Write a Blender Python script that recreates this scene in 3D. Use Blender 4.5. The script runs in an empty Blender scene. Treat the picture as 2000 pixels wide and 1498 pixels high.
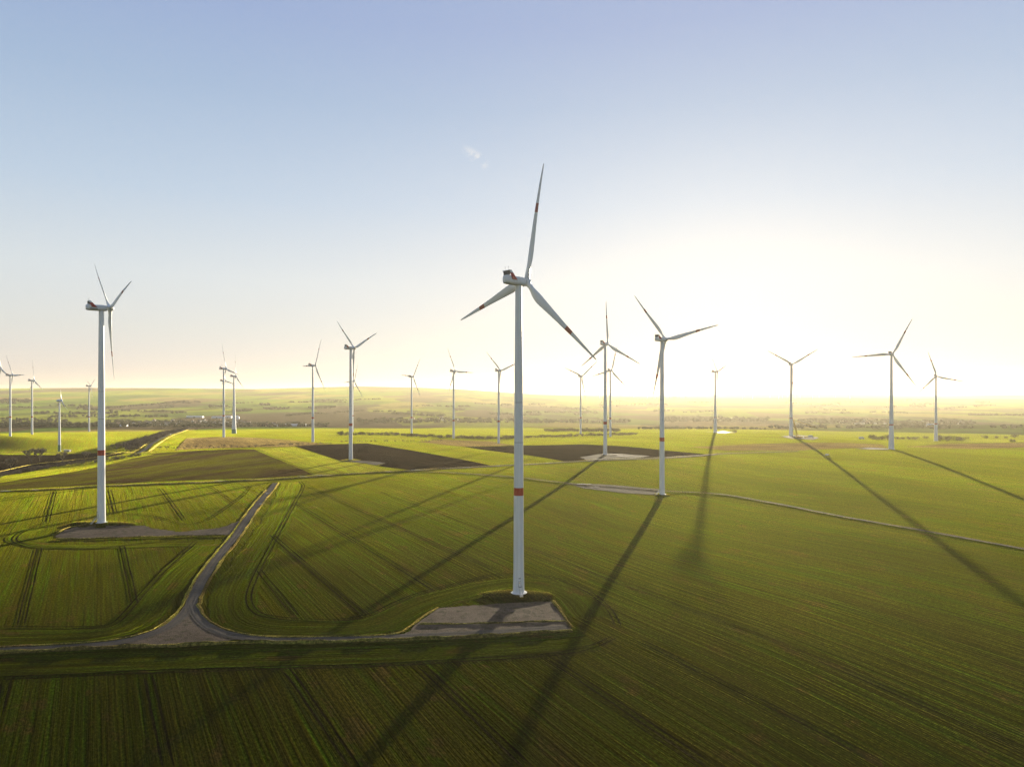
import bpy, bmesh, math, random
import numpy as np
from mathutils import Vector, Matrix
from mathutils.geometry import delaunay_2d_cdt
R = math.radians
random.seed(11); rng = np.random.default_rng(5)
S = bpy.context.scene
COL = S.collection

# ------------------------------------------------------------------ camera
CAMZ = 90.0; F = 1333.0; CX = 1000.0; HY = 768.0      # photo pixels (2000 wide), eye level row
cam = bpy.data.cameras.new("camera"); co = bpy.data.objects.new("camera", cam); COL.objects.link(co)
co.location = (0, 0, CAMZ); co.rotation_euler = (R(90), 0, 0)
cam.sensor_width = 36.0; cam.lens = 36.0 * F / 2000.0
cam.shift_y = (HY - 749.0) / 2000.0
cam.clip_start = 1.0; cam.clip_end = 60000.0
S.camera = co

# ------------------------------------------------------------------ sky, sun, exposure
SUN_AZ = R(17.2); SUN_EL = R(6.6)
w = bpy.data.worlds.new("World"); S.world = w; w.use_nodes = True
wt = w.node_tree; wn = wt.nodes; wl = wt.links
bg = wn['Background']; bg.inputs['Strength'].default_value = 0.065
sky = wn.new('ShaderNodeTexSky'); sky.sky_type = 'NISHITA'; sky.sun_disc = False
sky.sun_elevation = SUN_EL; sky.sun_rotation = SUN_AZ
sky.altitude = 300; sky.air_density = 1.0; sky.dust_density = 1.2; sky.ozone_density = 2.0
def wmath(op, a, b=None, clamp=False):
    n = wn.new('ShaderNodeMath'); n.operation = op; n.use_clamp = clamp
    for i, v in enumerate((a, b)):
        if v is None: continue
        if isinstance(v, (int, float)): n.inputs[i].default_value = v
        else: wl.new(v, n.inputs[i])
    return n.outputs[0]
wtc = wn.new('ShaderNodeTexCoord'); wsep = wn.new('ShaderNodeSeparateXYZ'); wl.new(wtc.outputs['Generated'], wsep.inputs[0])
wr = wn.new('ShaderNodeValToRGB'); wl.new(wsep.outputs['Z'], wr.inputs[0]); we = wr.color_ramp.elements
SKYK = [(0.0, (1.75, 1.387, 1.426)), (0.035, (1.671, 1.468, 1.536)), (0.086, (1.651, 1.639, 1.64)), (0.155, (1.663, 1.781, 1.94)), (0.26, (1.158, 1.409, 1.923)), (0.38, (0.835, 1.074, 1.636)), (0.47, (0.712, 0.895, 1.555)), (1.0, (0.593, 0.793, 1.36))]
while len(we) < len(SKYK): we.new(.5)
for e_, (p_, c_) in zip(we, SKYK): e_.position = p_; e_.color = (*[v / 4 for v in c_], 1)
ssp = wn.new('ShaderNodeSeparateColor'); wl.new(sky.outputs[0], ssp.inputs[0])
rsp = wn.new('ShaderNodeSeparateColor'); wl.new(wr.outputs[0], rsp.inputs[0])
wcm = wn.new('ShaderNodeCombineColor')
for i_ in range(3):      # film-like shoulder on the bright sky
    lin = wmath('MULTIPLY', ssp.outputs[i_], 0.1)
    e_ = wmath('MULTIPLY', wmath('MULTIPLY', wmath('POWER', lin, 0.25), rsp.outputs[i_]), -4.0)
    v_ = wmath('ADD', wmath('SUBTRACT', 1.0, wmath('EXPONENT', e_)), wmath('MULTIPLY', wmath('POWER', lin, 2.0), 0.02))
    wl.new(wmath('MULTIPLY', v_, 10 / 1.516), wcm.inputs[i_])
# wisps of cloud
def wnoise(scale, sc3, det, off_=0.0):
    mp = wn.new('ShaderNodeMapping'); mp.inputs['Scale'].default_value = sc3; mp.inputs['Location'].default_value = (off_, off_, off_)
    wl.new(wtc.outputs['Generated'], mp.inputs[0]); nz = wn.new('ShaderNodeTexNoise'); nz.inputs['Scale'].default_value = scale
    nz.inputs['Detail'].default_value = det; nz.inputs['Roughness'].default_value = .6; wl.new(mp.outputs[0], nz.inputs[0]); return nz.outputs[0]
def wsmooth(v, a, b):
    m_ = wn.new('ShaderNodeMapRange'); m_.interpolation_type = 'SMOOTHSTEP'; wl.new(v, m_.inputs[0]); m_.inputs[1].default_value = a; m_.inputs[2].default_value = b; return m_.outputs[0]
streak = wmath('MULTIPLY', wsmooth(wnoise(3.0, (1, 1, 16), 5), .50, .72), wmath('MULTIPLY', wsmooth(wsep.outputs['Z'], 0.0, .012), wsmooth(wsep.outputs['Z'], .075, .03)))
cdir = Vector(((930 - CX) / F, 1.0, (HY - 308) / F)).normalized(); cu = Vector((.80, 0, -.60)); cu = (cu - cdir * cu.dot(cdir)).normalized(); cv = cdir.cross(cu)
def wdot(v):
    d_ = wn.new('ShaderNodeVectorMath'); d_.operation = 'DOT_PRODUCT'; wl.new(wtc.outputs['Generated'], d_.inputs[0]); d_.inputs[1].default_value = v; return d_.outputs['Value']
q_ = wmath('SQRT', wmath('ADD', wmath('POWER', wmath('ABSOLUTE', wmath('DIVIDE', wdot(cu), .030)), 2.0), wmath('POWER', wmath('ABSOLUTE', wmath('DIVIDE', wdot(cv), .011)), 2.0)))
wisp = wmath('MULTIPLY', wsmooth(q_, 1.0, .1), wmath('MULTIPLY', wsmooth(wnoise(70.0, (1, 1, 1), 6, .3), .42, .62), wsmooth(wdot(cdir), .9, .95)))
wm1 = wn.new('ShaderNodeMix'); wm1.data_type = 'RGBA'; wl.new(wmath('MULTIPLY', streak, .35), wm1.inputs['Factor']); wl.new(wcm.outputs[0], wm1.inputs['A']); wm1.inputs['B'].default_value = (5.2, 4.9, 4.4, 1)
wm2 = wn.new('ShaderNodeMix'); wm2.data_type = 'RGBA'; wl.new(wmath('MULTIPLY', wisp, .5), wm2.inputs['Factor']); wl.new(wm1.outputs['Result'], wm2.inputs['A']); wm2.inputs['B'].default_value = (6.4, 6.1, 5.6, 1)
wl.new(wm2.outputs['Result'], bg.inputs['Color'])
sun = bpy.data.lights.new("sun", 'SUN'); so = bpy.data.objects.new("sun", sun); COL.objects.link(so)
sun.energy = 5.0; sun.angle = R(0.40); sun.color = (1.0, 0.86, 0.62)
sdir = Vector((math.sin(SUN_AZ) * math.cos(SUN_EL), math.cos(SUN_AZ) * math.cos(SUN_EL), math.sin(SUN_EL)))
so.rotation_euler = sdir.to_track_quat('Z', 'Y').to_euler()
so.location = (0, 0, 400)
S.view_settings.view_transform = 'Standard'; S.view_settings.look = 'None'
S.view_settings.exposure = 1.22; S.view_settings.gamma = 1.0
S.render.engine = 'CYCLES'
S.cycles.max_bounces = 5; S.cycles.volume_bounces = 1; S.cycles.use_denoising = True; S.cycles.denoising_prefilter = 'NONE'

# ------------------------------------------------------------------ helpers
def tag(o, label=None, cat=None, group=None, kind=None):
    if label: o['label'] = label
    if cat: o['category'] = cat
    if group: o['group'] = group
    if kind: o['kind'] = kind
    return o

def mesh(name, verts, faces, mats=(), midx=None, uv=None, smooth=False):
    me = bpy.data.meshes.new(name)
    me.from_pydata([tuple(map(float, v)) for v in verts], [], [tuple(map(int, f)) for f in faces])
    for m in mats: me.materials.append(m)
    if midx is not None: me.polygons.foreach_set('material_index', np.array(midx, dtype=np.int32))
    if uv is not None:
        ul = me.uv_layers.new(name='UVMap')
        li = np.zeros(len(me.loops), dtype=np.int32); me.loops.foreach_get('vertex_index', li)
        ul.data.foreach_set('uv', np.asarray(uv, dtype=np.float32)[li].ravel())
    if smooth: me.polygons.foreach_set('use_smooth', np.ones(len(me.polygons), dtype=bool))
    me.update(); return me

def link(name, me, parent=None, loc=None):
    o = bpy.data.objects.new(name, me); COL.objects.link(o)
    if parent: o.parent = parent
    if loc is not None: o.location = loc
    return o

class MB:
    def __init__(s): s.v = []; s.f = []; s.m = []
    def add(s, vs, fs, mi=0):
        b = len(s.v); s.v += [tuple(v) for v in vs]; s.f += [tuple(b + i for i in f) for f in fs]; s.m += [mi] * len(fs)
    def box(s, c, d, mi=0, rot=None):
        vs = []
        for z in (-1, 1):
            for y in (-1, 1):
                for x in (-1, 1):
                    p = Vector((x * d[0] / 2, y * d[1] / 2, z * d[2] / 2))
                    if rot is not None: p = rot @ p
                    vs.append(p + Vector(c))
        s.add(vs, [(0, 2, 3, 1), (4, 5, 7, 6), (0, 1, 5, 4), (2, 6, 7, 3), (0, 4, 6, 2), (1, 3, 7, 5)], mi)
    def tube(s, a, b, ra, rb, n=6, mi=0):
        a = Vector(a); b = Vector(b); d = (b - a)
        if d.length < 1e-6: return
        q = d.to_track_quat('Z', 'Y'); vs = []
        for p, r in ((a, ra), (b, rb)):
            for i in range(n):
                t = 2 * math.pi * i / n
                vs.append(p + q @ Vector((r * math.cos(t), r * math.sin(t), 0)))
        fs = [(i, (i + 1) % n, n + (i + 1) % n, n + i) for i in range(n)]
        fs += [tuple(range(n))[::-1], tuple(range(n, 2 * n))]
        s.add(vs, fs, mi)
    def lathe(s, prof, n=32, mi=0, mif=None, cap=True):
        vs = []; fs = []; k = len(prof)
        for r, z in prof:
            for i in range(n):
                t = 2 * math.pi * i / n; vs.append((r * math.cos(t), r * math.sin(t), z))
        b = len(s.v); s.v += vs
        for j in range(k - 1):
            for i in range(n):
                s.f.append((b + j * n + i, b + j * n + (i + 1) % n, b + (j + 1) * n + (i + 1) % n, b + (j + 1) * n + i))
                s.m.append(mif(j) if mif else mi)
        if cap:
            s.f.append(tuple(b + i for i in range(n))[::-1]); s.m.append(mi)
            s.f.append(tuple(b + (k - 1) * n + i for i in range(n))); s.m.append(mif(k - 2) if mif else mi)
    def me(s, name, mats, smooth=False, sharp=None):
        m = mesh(name, s.v, s.f, mats, s.m, smooth=smooth)
        if smooth and sharp: m.set_sharp_from_angle(angle=R(sharp))
        return m

def sstep(a, b, x):
    t = np.clip((np.asarray(x, float) - a) / (b - a), 0, 1); return t * t * (3 - 2 * t)

# ------------------------------------------------------------------ materials
def newmat(name):
    m = bpy.data.materials.new(name); m.use_nodes = True
    nt = m.node_tree; nt.nodes.clear(); return m, nt, nt.nodes, nt.links

def principled(name, col, rough=0.5, metal=0.0, noise=0.0, nscale=1.0, col2=None, spec=0.5, bump=0.0):
    m, nt, N, L = newmat(name)
    out = N.new('ShaderNodeOutputMaterial'); p = N.new('ShaderNodeBsdfPrincipled')
    p.inputs['Roughness'].default_value = rough; p.inputs['Metallic'].default_value = metal
    p.inputs['Specular IOR Level'].default_value = spec
    L.new(p.outputs[0], out.inputs[0])
    tc = N.new('ShaderNodeTexCoord'); no = N.new('ShaderNodeTexNoise'); no.inputs['Scale'].default_value = nscale
    no.inputs['Detail'].default_value = 5
    L.new(tc.outputs['Object'], no.inputs['Vector'])
    mx = N.new('ShaderNodeMix'); mx.data_type = 'RGBA'
    c2 = col2 or tuple(c * (1 - noise) for c in col)
    mx.inputs['A'].default_value = (*col, 1); mx.inputs['B'].default_value = (*c2, 1)
    L.new(no.outputs[0], mx.inputs['Factor']); L.new(mx.outputs['Result'], p.inputs['Base Color'])
    if bump:
        b = N.new('ShaderNodeBump'); b.inputs['Distance'].default_value = bump
        L.new(no.outputs[0], b.inputs['Height']); L.new(b.outputs[0], p.inputs['Normal'])
    return m

def mathn(N, L, op, a, b=None, c=None):
    n = N.new('ShaderNodeMath'); n.operation = op
    for i, v in enumerate((a, b, c)):
        if v is None: continue
        if isinstance(v, (int, float)): n.inputs[i].default_value = v
        else: L.new(v, n.inputs[i])
    return n.outputs[0]

def uvnoise(N, L, uv, su, sv, detail=3, off=0.0, rough=0.5):
    mp = N.new('ShaderNodeMapping'); mp.inputs['Scale'].default_value = (su, sv, 1)
    mp.inputs['Location'].default_value = (off, off * 1.7, off)
    L.new(uv, mp.inputs['Vector'])
    n = N.new('ShaderNodeTexNoise'); n.noise_dimensions = '2D'; n.inputs['Scale'].default_value = 1.0
    n.inputs['Detail'].default_value = detail; n.inputs['Roughness'].default_value = rough
    L.new(mp.outputs[0], n.inputs['Vector']); return n.outputs[0]

def ramp(N, L, fac, stops):
    r = N.new('ShaderNodeValToRGB'); e = r.color_ramp.elements
    while len(e) < len(stops): e.new(0.5)
    for i, (p, c) in enumerate(stops):
        e[i].position = p; e[i].color = (*c, 1) if len(c) == 3 else c
    L.new(fac, r.inputs[0]); return r.outputs[0]

def mixc(N, L, fac, a, b, mode='MIX'):
    m = N.new('ShaderNodeMix'); m.data_type = 'RGBA'; m.blend_type = mode
    for k, v in (('Factor', fac), ('A', a), ('B', b)):
        if isinstance(v, (int, float)): m.inputs[k].default_value = v
        elif isinstance(v, tuple): m.inputs[k].default_value = (*v, 1)
        else: L.new(v, m.inputs[k])
    return m.outputs['Result']

CROP_SHEEN = 0.68
def crop_shader(N, L, colr, height, gloss_col=(0.50, 0.53, 0.010), sheen=CROP_SHEEN, dist=0.35, rough=0.75, sheencol=None):
    b = N.new('ShaderNodeBump'); b.inputs['Distance'].default_value = dist; b.inputs['Strength'].default_value = 1.0
    L.new(height, b.inputs['Height'])
    d = N.new('ShaderNodeBsdfDiffuse'); L.new(colr, d.inputs['Color']); L.new(b.outputs[0], d.inputs['Normal'])
    v = N.new('ShaderNodeBsdfSheen'); v.inputs['Roughness'].default_value = 0.17
    sc = mixc(N, L, 1.0, mixc(N, L, 0.5, mixc(N, L, 1.0, colr, (32.0, 32.0, 32.0), 'MULTIPLY'), gloss_col), (sheen,) * 3, 'MULTIPLY')
    if sheencol is not None: sc = mixc(N, L, sheencol[0], sc, sheencol[1])
    L.new(sc, v.inputs['Color']); L.new(b.outputs[0], v.inputs['Normal'])
    g = N.new('ShaderNodeBsdfGlossy'); g.inputs['Roughness'].default_value = 0.8; L.new(b.outputs[0], g.inputs['Normal'])
    L.new(mixc(N, L, 1.0, sc, (0.05,) * 3, 'MULTIPLY'), g.inputs['Color'])
    m0 = N.new('ShaderNodeAddShader'); L.new(d.outputs[0], m0.inputs[0]); L.new(g.outputs[0], m0.inputs[1])
    mx = N.new('ShaderNodeAddShader')
    L.new(m0.outputs[0], mx.inputs[0]); L.new(v.outputs[0], mx.inputs[1])
    out = N.new('ShaderNodeOutputMaterial'); L.new(mx.outputs[0], out.inputs[0])

def crop_nodes(N, L, uv, young, lush, soil, soilamt=0.35):
    band = uvnoise(N, L, uv, 0.0035, 0.10, 3, 3.0, 0.6)
    mid = uvnoise(N, L, uv, 0.006, 0.42, 2, 13.0, 0.6)
    fine = uvnoise(N, L, uv, 0.02, 1.25, 2, 9.0)
    patch = uvnoise(N, L, uv, 0.014, 0.03, 4, 21.0)
    spots = uvnoise(N, L, uv, 0.045, 0.09, 4, 33.0, 0.65)
    speck = uvnoise(N, L, uv, 0.7, 1.3, 3, 41.0, .7)
    a = mathn(N, L, 'ADD', mathn(N, L, 'MULTIPLY', band, 0.4), mathn(N, L, 'ADD', mathn(N, L, 'MULTIPLY', mid, 0.35), mathn(N, L, 'MULTIPLY', fine, 0.25)))
    c = mixc(N, L, ramp(N, L, a, [(0.38, (0, 0, 0)), (0.60, (1, 1, 1))]), young, lush)
    so_ = ramp(N, L, mathn(N, L, 'ADD', mathn(N, L, 'MULTIPLY', patch, 0.55), mathn(N, L, 'MULTIPLY', fine, 0.45)),
               [(0.40, (soilamt,) * 3), (0.62, (0, 0, 0))])
    c = mixc(N, L, so_, c, soil)
    c = mixc(N, L, ramp(N, L, spots, [(0.32, (0.95,) * 3), (0.40, (0, 0, 0))]), c, soil)
    big = uvnoise(N, L, uv, 0.0035, 0.011, 5, 55.0, .62)
    c = mixc(N, L, 1.0, c, ramp(N, L, big, [(.34, (.62, .60, .7)), (.5, (1, 1, 1)), (.66, (1.35, 1.38, 1.2))]), 'MULTIPLY')
    c = mixc(N, L, 1.0, c, ramp(N, L, speck, [(0.3, (0.35,) * 3), (0.5, (.9,) * 3), (0.7, (1.9, 1.85, 1.5))]), 'MULTIPLY')
    c = mixc(N, L, 1.0, c, ramp(N, L, fine, [(0.32, (0.62,) * 3), (0.52, (1.0,) * 3), (0.70, (1.45, 1.42, 1.3))]), 'MULTIPLY')
    c = mixc(N, L, 1.0, c, ramp(N, L, mid, [(0.30, (0.62,) * 3), (0.42, (1.0,) * 3), (0.60, (1.0,) * 3), (0.70, (1.5, 1.5, 1.3))]), 'MULTIPLY')
    h = mathn(N, L, 'ADD', mathn(N, L, 'MULTIPLY', mid, 1.0), mathn(N, L, 'ADD', mathn(N, L, 'MULTIPLY', fine, 0.7), mathn(N, L, 'MULTIPLY', speck, 0.45)))
    return c, h

def crop_mat(name, young, lush, soil, soilamt=0.35, sheen=CROP_SHEEN, gloss=(0.50, 0.53, 0.010), dist=0.35, blotch=0):
    m, nt, N, L = newmat(name)
    uv = N.new('ShaderNodeUVMap'); uv.uv_map = 'UVMap'
    c, h = crop_nodes(N, L, uv.outputs[0], young, lush, soil, soilamt)
    sc = None
    if blotch:      # half bare: soil with green patches
        bl = ramp(N, L, uvnoise(N, L, uv.outputs[0], blotch * .45, blotch * 1.6, 6, 5.0, .7), [(.42, (0, 0, 0)), (.60, (1, 1, 1))])
        c = mixc(N, L, bl, soil, c)
        sc = (1.0, mixc(N, L, bl, tuple(v * 2.6 for v in soil), mixc(N, L, 1.0, mixc(N, L, .65, c, gloss), (sheen,) * 3, 'MULTIPLY')))
    crop_shader(N, L, c, h, gloss, sheen, dist, sheencol=sc); return m

SOIL = (0.015, 0.009, 0.003)
YOUNG = (0.0120, 0.0098, 0.0005); LUSH = (0.0055, 0.0118, 0.0003)
M = {}
M['crop'] = crop_mat('winter_crop', YOUNG, LUSH, SOIL)
M['headland'] = crop_mat('headland_crop', (0.010, 0.012, 0.0005), (0.006, 0.0145, 0.0004), SOIL, 0.3, sheen=CROP_SHEEN * .88, dist=.22)
M['pale_crop'] = crop_mat('pale_crop', (0.035, 0.032, 0.004), (0.026, 0.034, 0.003), (0.03, 0.022, 0.006), 0.3, 0.42)
M['sparse'] = crop_mat('sparse_crop', (0.016, 0.014, 0.003), (0.012, 0.018, 0.001), (0.014, 0.0095, 0.004), 1.0, 0.26, (0.42, 0.42, 0.03), .35, 0.012)
M['brown'] = crop_mat('brown_stubble', (0.045, 0.034, 0.014), (0.055, 0.04, 0.016), (0.034, 0.024, 0.012), 0.5, 0.25, (0.22, 0.17, 0.05))
M['ploughed'] = crop_mat('ploughed_soil', (0.010, 0.007, 0.005), (0.013, 0.0085, 0.006), (0.008, 0.0055, 0.004), 0.5, 0.05, (0.12, 0.07, 0.04), 0.5)
M['track'] = crop_mat('bare_shaded_track', (0.011, 0.009, 0.003), (0.015, 0.012, 0.004), (0.008, 0.006, 0.002), 0.6, 0.06, (0.1, 0.08, 0.03), 0.15)  # bare soil, its dark colour also standing in for shade from the crop edges
def gravel_mat(name, a, b_, c_, bump=0.12, weeds=0.4):
    m, nt, N, L = newmat(name); geo = N.new('ShaderNodeNewGeometry')
    def nz(sc, det, r_=.6):
        n_ = N.new('ShaderNodeTexNoise'); n_.inputs['Scale'].default_value = sc; n_.inputs['Detail'].default_value = det; n_.inputs['Roughness'].default_value = r_
        L.new(geo.outputs['Position'], n_.inputs['Vector']); return n_.outputs[0]
    big = nz(.06, 5); med = nz(.35, 5, .7); sm = nz(2.2, 2)
    c = mixc(N, L, ramp(N, L, big, [(.35, (0, 0, 0)), (.65, (1, 1, 1))]), a, b_)
    c = mixc(N, L, ramp(N, L, med, [(.50, (0, 0, 0)), (.66, (weeds,) * 3)]), c, c_)
    c = mixc(N, L, 1.0, c, ramp(N, L, sm, [(.3, (.72,) * 3), (.7, (1.28,) * 3)]), 'MULTIPLY')
    bp = N.new('ShaderNodeBump'); bp.inputs['Distance'].default_value = bump; L.new(mathn(N, L, 'ADD', med, mathn(N, L, 'MULTIPLY', sm, .5)), bp.inputs['Height'])
    p = N.new('ShaderNodeBsdfPrincipled'); p.inputs['Roughness'].default_value = 1.0; L.new(c, p.inputs['Base Color']); L.new(bp.outputs[0], p.inputs['Normal'])
    p.inputs['Specular IOR Level'].default_value = .1
    out = N.new('ShaderNodeOutputMaterial'); L.new(p.outputs[0], out.inputs[0]); return m
M['gravel'] = gravel_mat('gravel', (0.068, 0.053, 0.040), (0.092, 0.073, 0.056), (0.034, 0.029, 0.010), .10, .5)
M['pad'] = gravel_mat('gravel_pad', (0.074, 0.049, 0.032), (0.108, 0.076, 0.051), (0.028, 0.024, 0.006), .25, .95)
M['padfar'] = gravel_mat('muddy_pad', (0.022, 0.017, 0.008), (0.034, 0.026, 0.013), (0.03, 0.028, 0.010), .2, .9)
M['rut'] = gravel_mat('packed_gravel', (0.052, 0.044, 0.037), (0.074, 0.062, 0.052), (0.045, 0.04, 0.03), .06, .5)
M['verge'] = crop_mat('dry_grass', (0.085, 0.068, 0.018), (0.055, 0.058, 0.010), (0.06, 0.04, 0.016), 0.6, 0.6, (0.6, 0.45, 0.12), 0.4)
M['mound'] = crop_mat('rough_grass', (0.040, 0.030, 0.005), (0.020, 0.030, 0.002), (0.03, 0.02, 0.006), 0.5, 0.6, (0.50, 0.42, 0.04), 0.3)
M['asphalt'] = gravel_mat('asphalt', (0.040, 0.036, 0.032), (0.052, 0.047, 0.042), (0.03, 0.026, 0.02), .03, .4)
M['water'] = principled('puddle_water', (0.05, 0.05, 0.05), 0.05, 0, spec=1.0)
M['white'] = principled('turbine_paint', (0.66, 0.685, 0.705), 0.42, 0, 0.10, 0.25)
def weather(m):
    N = m.node_tree.nodes; L = m.node_tree.links; p = [n for n in N if n.type == 'BSDF_PRINCIPLED'][0]
    old = p.inputs['Base Color'].links[0].from_socket; tc = [n for n in N if n.type == 'TEX_COORD'][0]
    mp = N.new('ShaderNodeMapping'); mp.inputs['Scale'].default_value = (1.6, 1.6, .05); L.new(tc.outputs['Object'], mp.inputs[0])
    nz = N.new('ShaderNodeTexNoise'); nz.inputs['Scale'].default_value = 1; nz.inputs['Detail'].default_value = 6; L.new(mp.outputs[0], nz.inputs['Vector'])
    L.new(mixc(N, L, 1.0, old, ramp(N, L, nz.outputs[0], [(.33, (.88, .875, .86)), (.60, (1, 1, 1))]), 'MULTIPLY'), p.inputs['Base Color'])
weather(M['white'])
M['red'] = principled('signal_red', (0.36, 0.035, 0.02), 0.4, 0, 0.12, 0.5)
M['dullred'] = principled('faded_red', (0.27, 0.06, 0.045), 0.4, 0, 0.15, 0.5)
M['grey'] = principled('grey_metal', (0.25, 0.26, 0.27), 0.5, 0.3, 0.2, 1)
M['dark'] = principled('dark_grille', (0.045, 0.045, 0.05), 0.6, 0, 0.3, 2)
M['green'] = principled('green_tower_paint', (0.10, 0.22, 0.14), 0.45, 0, 0.1, 0.4)
M['concrete'] = principled('pale_concrete', (0.62, 0.61, 0.60), 0.75, 0, 0.2, 0.6)
M['bark'] = principled('bare_bark', (0.085, 0.06, 0.042), 0.9, 0, 0.4, 1.5)
M['twig'] = principled('bare_twigs', (0.115, 0.078, 0.050), 0.9, 0, 0.5, 0.8)
M['palebark'] = principled('pale_bark', (0.22, 0.17, 0.10), 0.9, 0, 0.4, 1.2)
M['evergreen'] = principled('dark_foliage', (0.030, 0.042, 0.018), 0.9, 0, 0.5, 0.8)
M['wall'] = principled('house_render', (0.55, 0.50, 0.42), 0.8, 0, 0.35, 0.05)
M['roof'] = principled('tile_roof', (0.16, 0.075, 0.05), 0.8, 0, 0.3, 0.3)
M['shed'] = principled('pale_sheet_metal', (0.46, 0.49, 0.52), 0.4, 0, 0.1, 0.1)
M['yellow'] = principled('crane_yellow', (0.62, 0.36, 0.04), 0.5, 0, 0.15, 0.5)
M['glass'] = principled('dark_glass', (0.03, 0.04, 0.05), 0.1, 0)
M['rubber'] = principled('black_rubber', (0.02, 0.02, 0.02), 0.8, 0)
M['wood'] = crop_mat('far_scrub', (0.050, 0.045, 0.030), (0.040, 0.045, 0.025), (0.03, 0.03, 0.02), 0.3, 0.1)

# ------------------------------------------------------------------ turbines as read from the site plan
# key: (tower px, base row, hub height px, rotor/hub ratio, blade phase, axis azimuth, band fraction, kind, door azimuth)
T = {
 'A': (1013, 1157, 607, .372, 15, 46, .33, 'steel', 10),
 'B': (198, 1020, 418, .345, -45, 46, .33, 'steel', -25),
 'C': (1293, 965, 302, .402, -39, 52, .36, 'steel', -60),
 'D': (1182, 888, 216, .385, 0, 46, .29, 'steel', 0),
 'E': (685, 898, 218, .385, -47, 46, .32, 'steel', 0),
 'F': (611, 863, 149, .385, 30, 46, .32, 'steel', 0),
 'G': (437, 854, 134, .385, -16, 46, .32, 'steel', 0),
 'H': (457, 847, 112, .385, 3, 52, .30, 'wide', 0),
 'I': (436.5, 846, 102, .385, -20, 46, .30, 'steel', 0),
 'J': (20, 853, 120, .385, -30, 32, .325, 'steel', 0),
 'K': (62.5, 848, 105, .385, -2, 36, .33, 'steel', 0),
 'L': (116, 882, 99, .36, 0, 44, 0, 'egg', 0),
 'M': (174, 843, 89, .30, -62, 40, .33, 'steel', 0),
 'N': (-4, 855, 137, .385, -10, 40, .33, 'steel', 0),
 'O': (689, 843, 99, .385, 25, 42, .32, 'steel', 0),
 'P': (804, 847, 111, .385, 36, 46, .29, 'steel', 0),
 'Q': (886, 856, 131, .385, -25, 46, .27, 'steel', 0),
 'R': (974, 866, 142, .385, -46, 46, .31, 'steel', 0),
 'S': (1134, 848, 113, .41, -67, 42, .29, 'steel', 0),
 'T': (1192, 853, 129, .385, 17, 40, .28, 'steel', 0),
 'U': (1397, 845, 119, .41, -42, 87, .25, 'hybrid', 0),
 'V': (1545, 852, 140, .41, -59, 44, .25, 'hybrid', 0),
 'W': (1741, 877, 185, .41, 28, 44, .26, 'hybrid', 0),
 'X': (1828, 861, 126, .40, -16, 44, .27, 'hybrid', 0),
}
HUB = {k: 140.0 for k in T}; HUB['L'] = 98.0
MOUND = {'A': (21, 8.5, 1.5), 'B': (28, 9, 1.5), 'C': (9, 8, 0.6), 'E': (14, 12, 1.0), 'D': (12, 10, .6)}
ctrl = []; TP = {}
for k, (px, by, hp, *_r) in T.items():
    d = F * HUB[k] / hp; z = CAMZ - (by - HY) / F * d; x = (px - CX) / F * d
    TP[k] = (x, d, z); ctrl.append((x, d, z - (MOUND[k][2] if k in MOUND else 0)))
for px, d, z in [(-150, 150, -6), (1000, 150, -7), (2150, 150, -10), (0, 245, -1), (600, 250, -1.5), (1500, 250, -3), (2000, 240, -5.5),
                 (600, 430, 1), (2000, 450, -1), (1650, 640, 3), (0, 590, 5), (300, 600, 6), (520, 670, 5), (0, 760, -5), (50, 900, -15), (170, 980, -12),
                 (50, 1202, -21), (260, 1040, -6), (330, 1110, -3), (0, 1320, -16), (1400, 900, 6), (2000, 900, 5), (1950, 1300, -6),
                 (0, 2450, -38), (400, 2450, -35), (800, 2450, -35), (1200, 2400, -34), (1600, 2300, -34), (2000, 2300, -36), (-100, 2450, -38), (2100, 2300, -36)]:
    ctrl.append(((px - CX) / F * d, d, z))
ctrl = np.array(ctrl)
def feat(x, y):
    r = np.maximum(np.hypot(x, y), 1.0); a = np.arctan2(x, y)
    return np.stack([np.clip(a, -.78, .78) * 2.2, np.log(np.clip(r, 140, 2800))], -1)
Pc = feat(ctrl[:, 0], ctrl[:, 1])
def kern(A, B):
    d2 = ((A[:, None, :] - B[None]) ** 2).sum(-1) + 1e-9
    return 0.5 * d2 * np.log(d2)
n = len(Pc); K = kern(Pc, Pc) + np.eye(n) * 0.0006
Pm = np.concatenate([np.ones((n, 1)), Pc], 1)
A_ = np.block([[K, Pm], [Pm.T, np.zeros((3, 3))]])
sol = np.linalg.solve(A_, np.concatenate([ctrl[:, 2], np.zeros(3)]))
SKX = [-900, 0, 150, 300, 500, 700, 820, 900, 980, 1060, 1150, 1300, 1650, 2000, 3000]
SKY = [760, 759, 757.5, 758, 760, 754.5, 757, 760.5, 766, 771, 775, 777, 776.5, 780, 781]
def wav(x, y, s, ph):
    return (np.sin(x / s + ph) + np.sin(y / s * 1.31 + x / s * .42 + ph * 2.1) + np.sin((x * .8 - y * .7) / s * 1.9 + ph * .7) * .6) / 2.6
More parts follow.
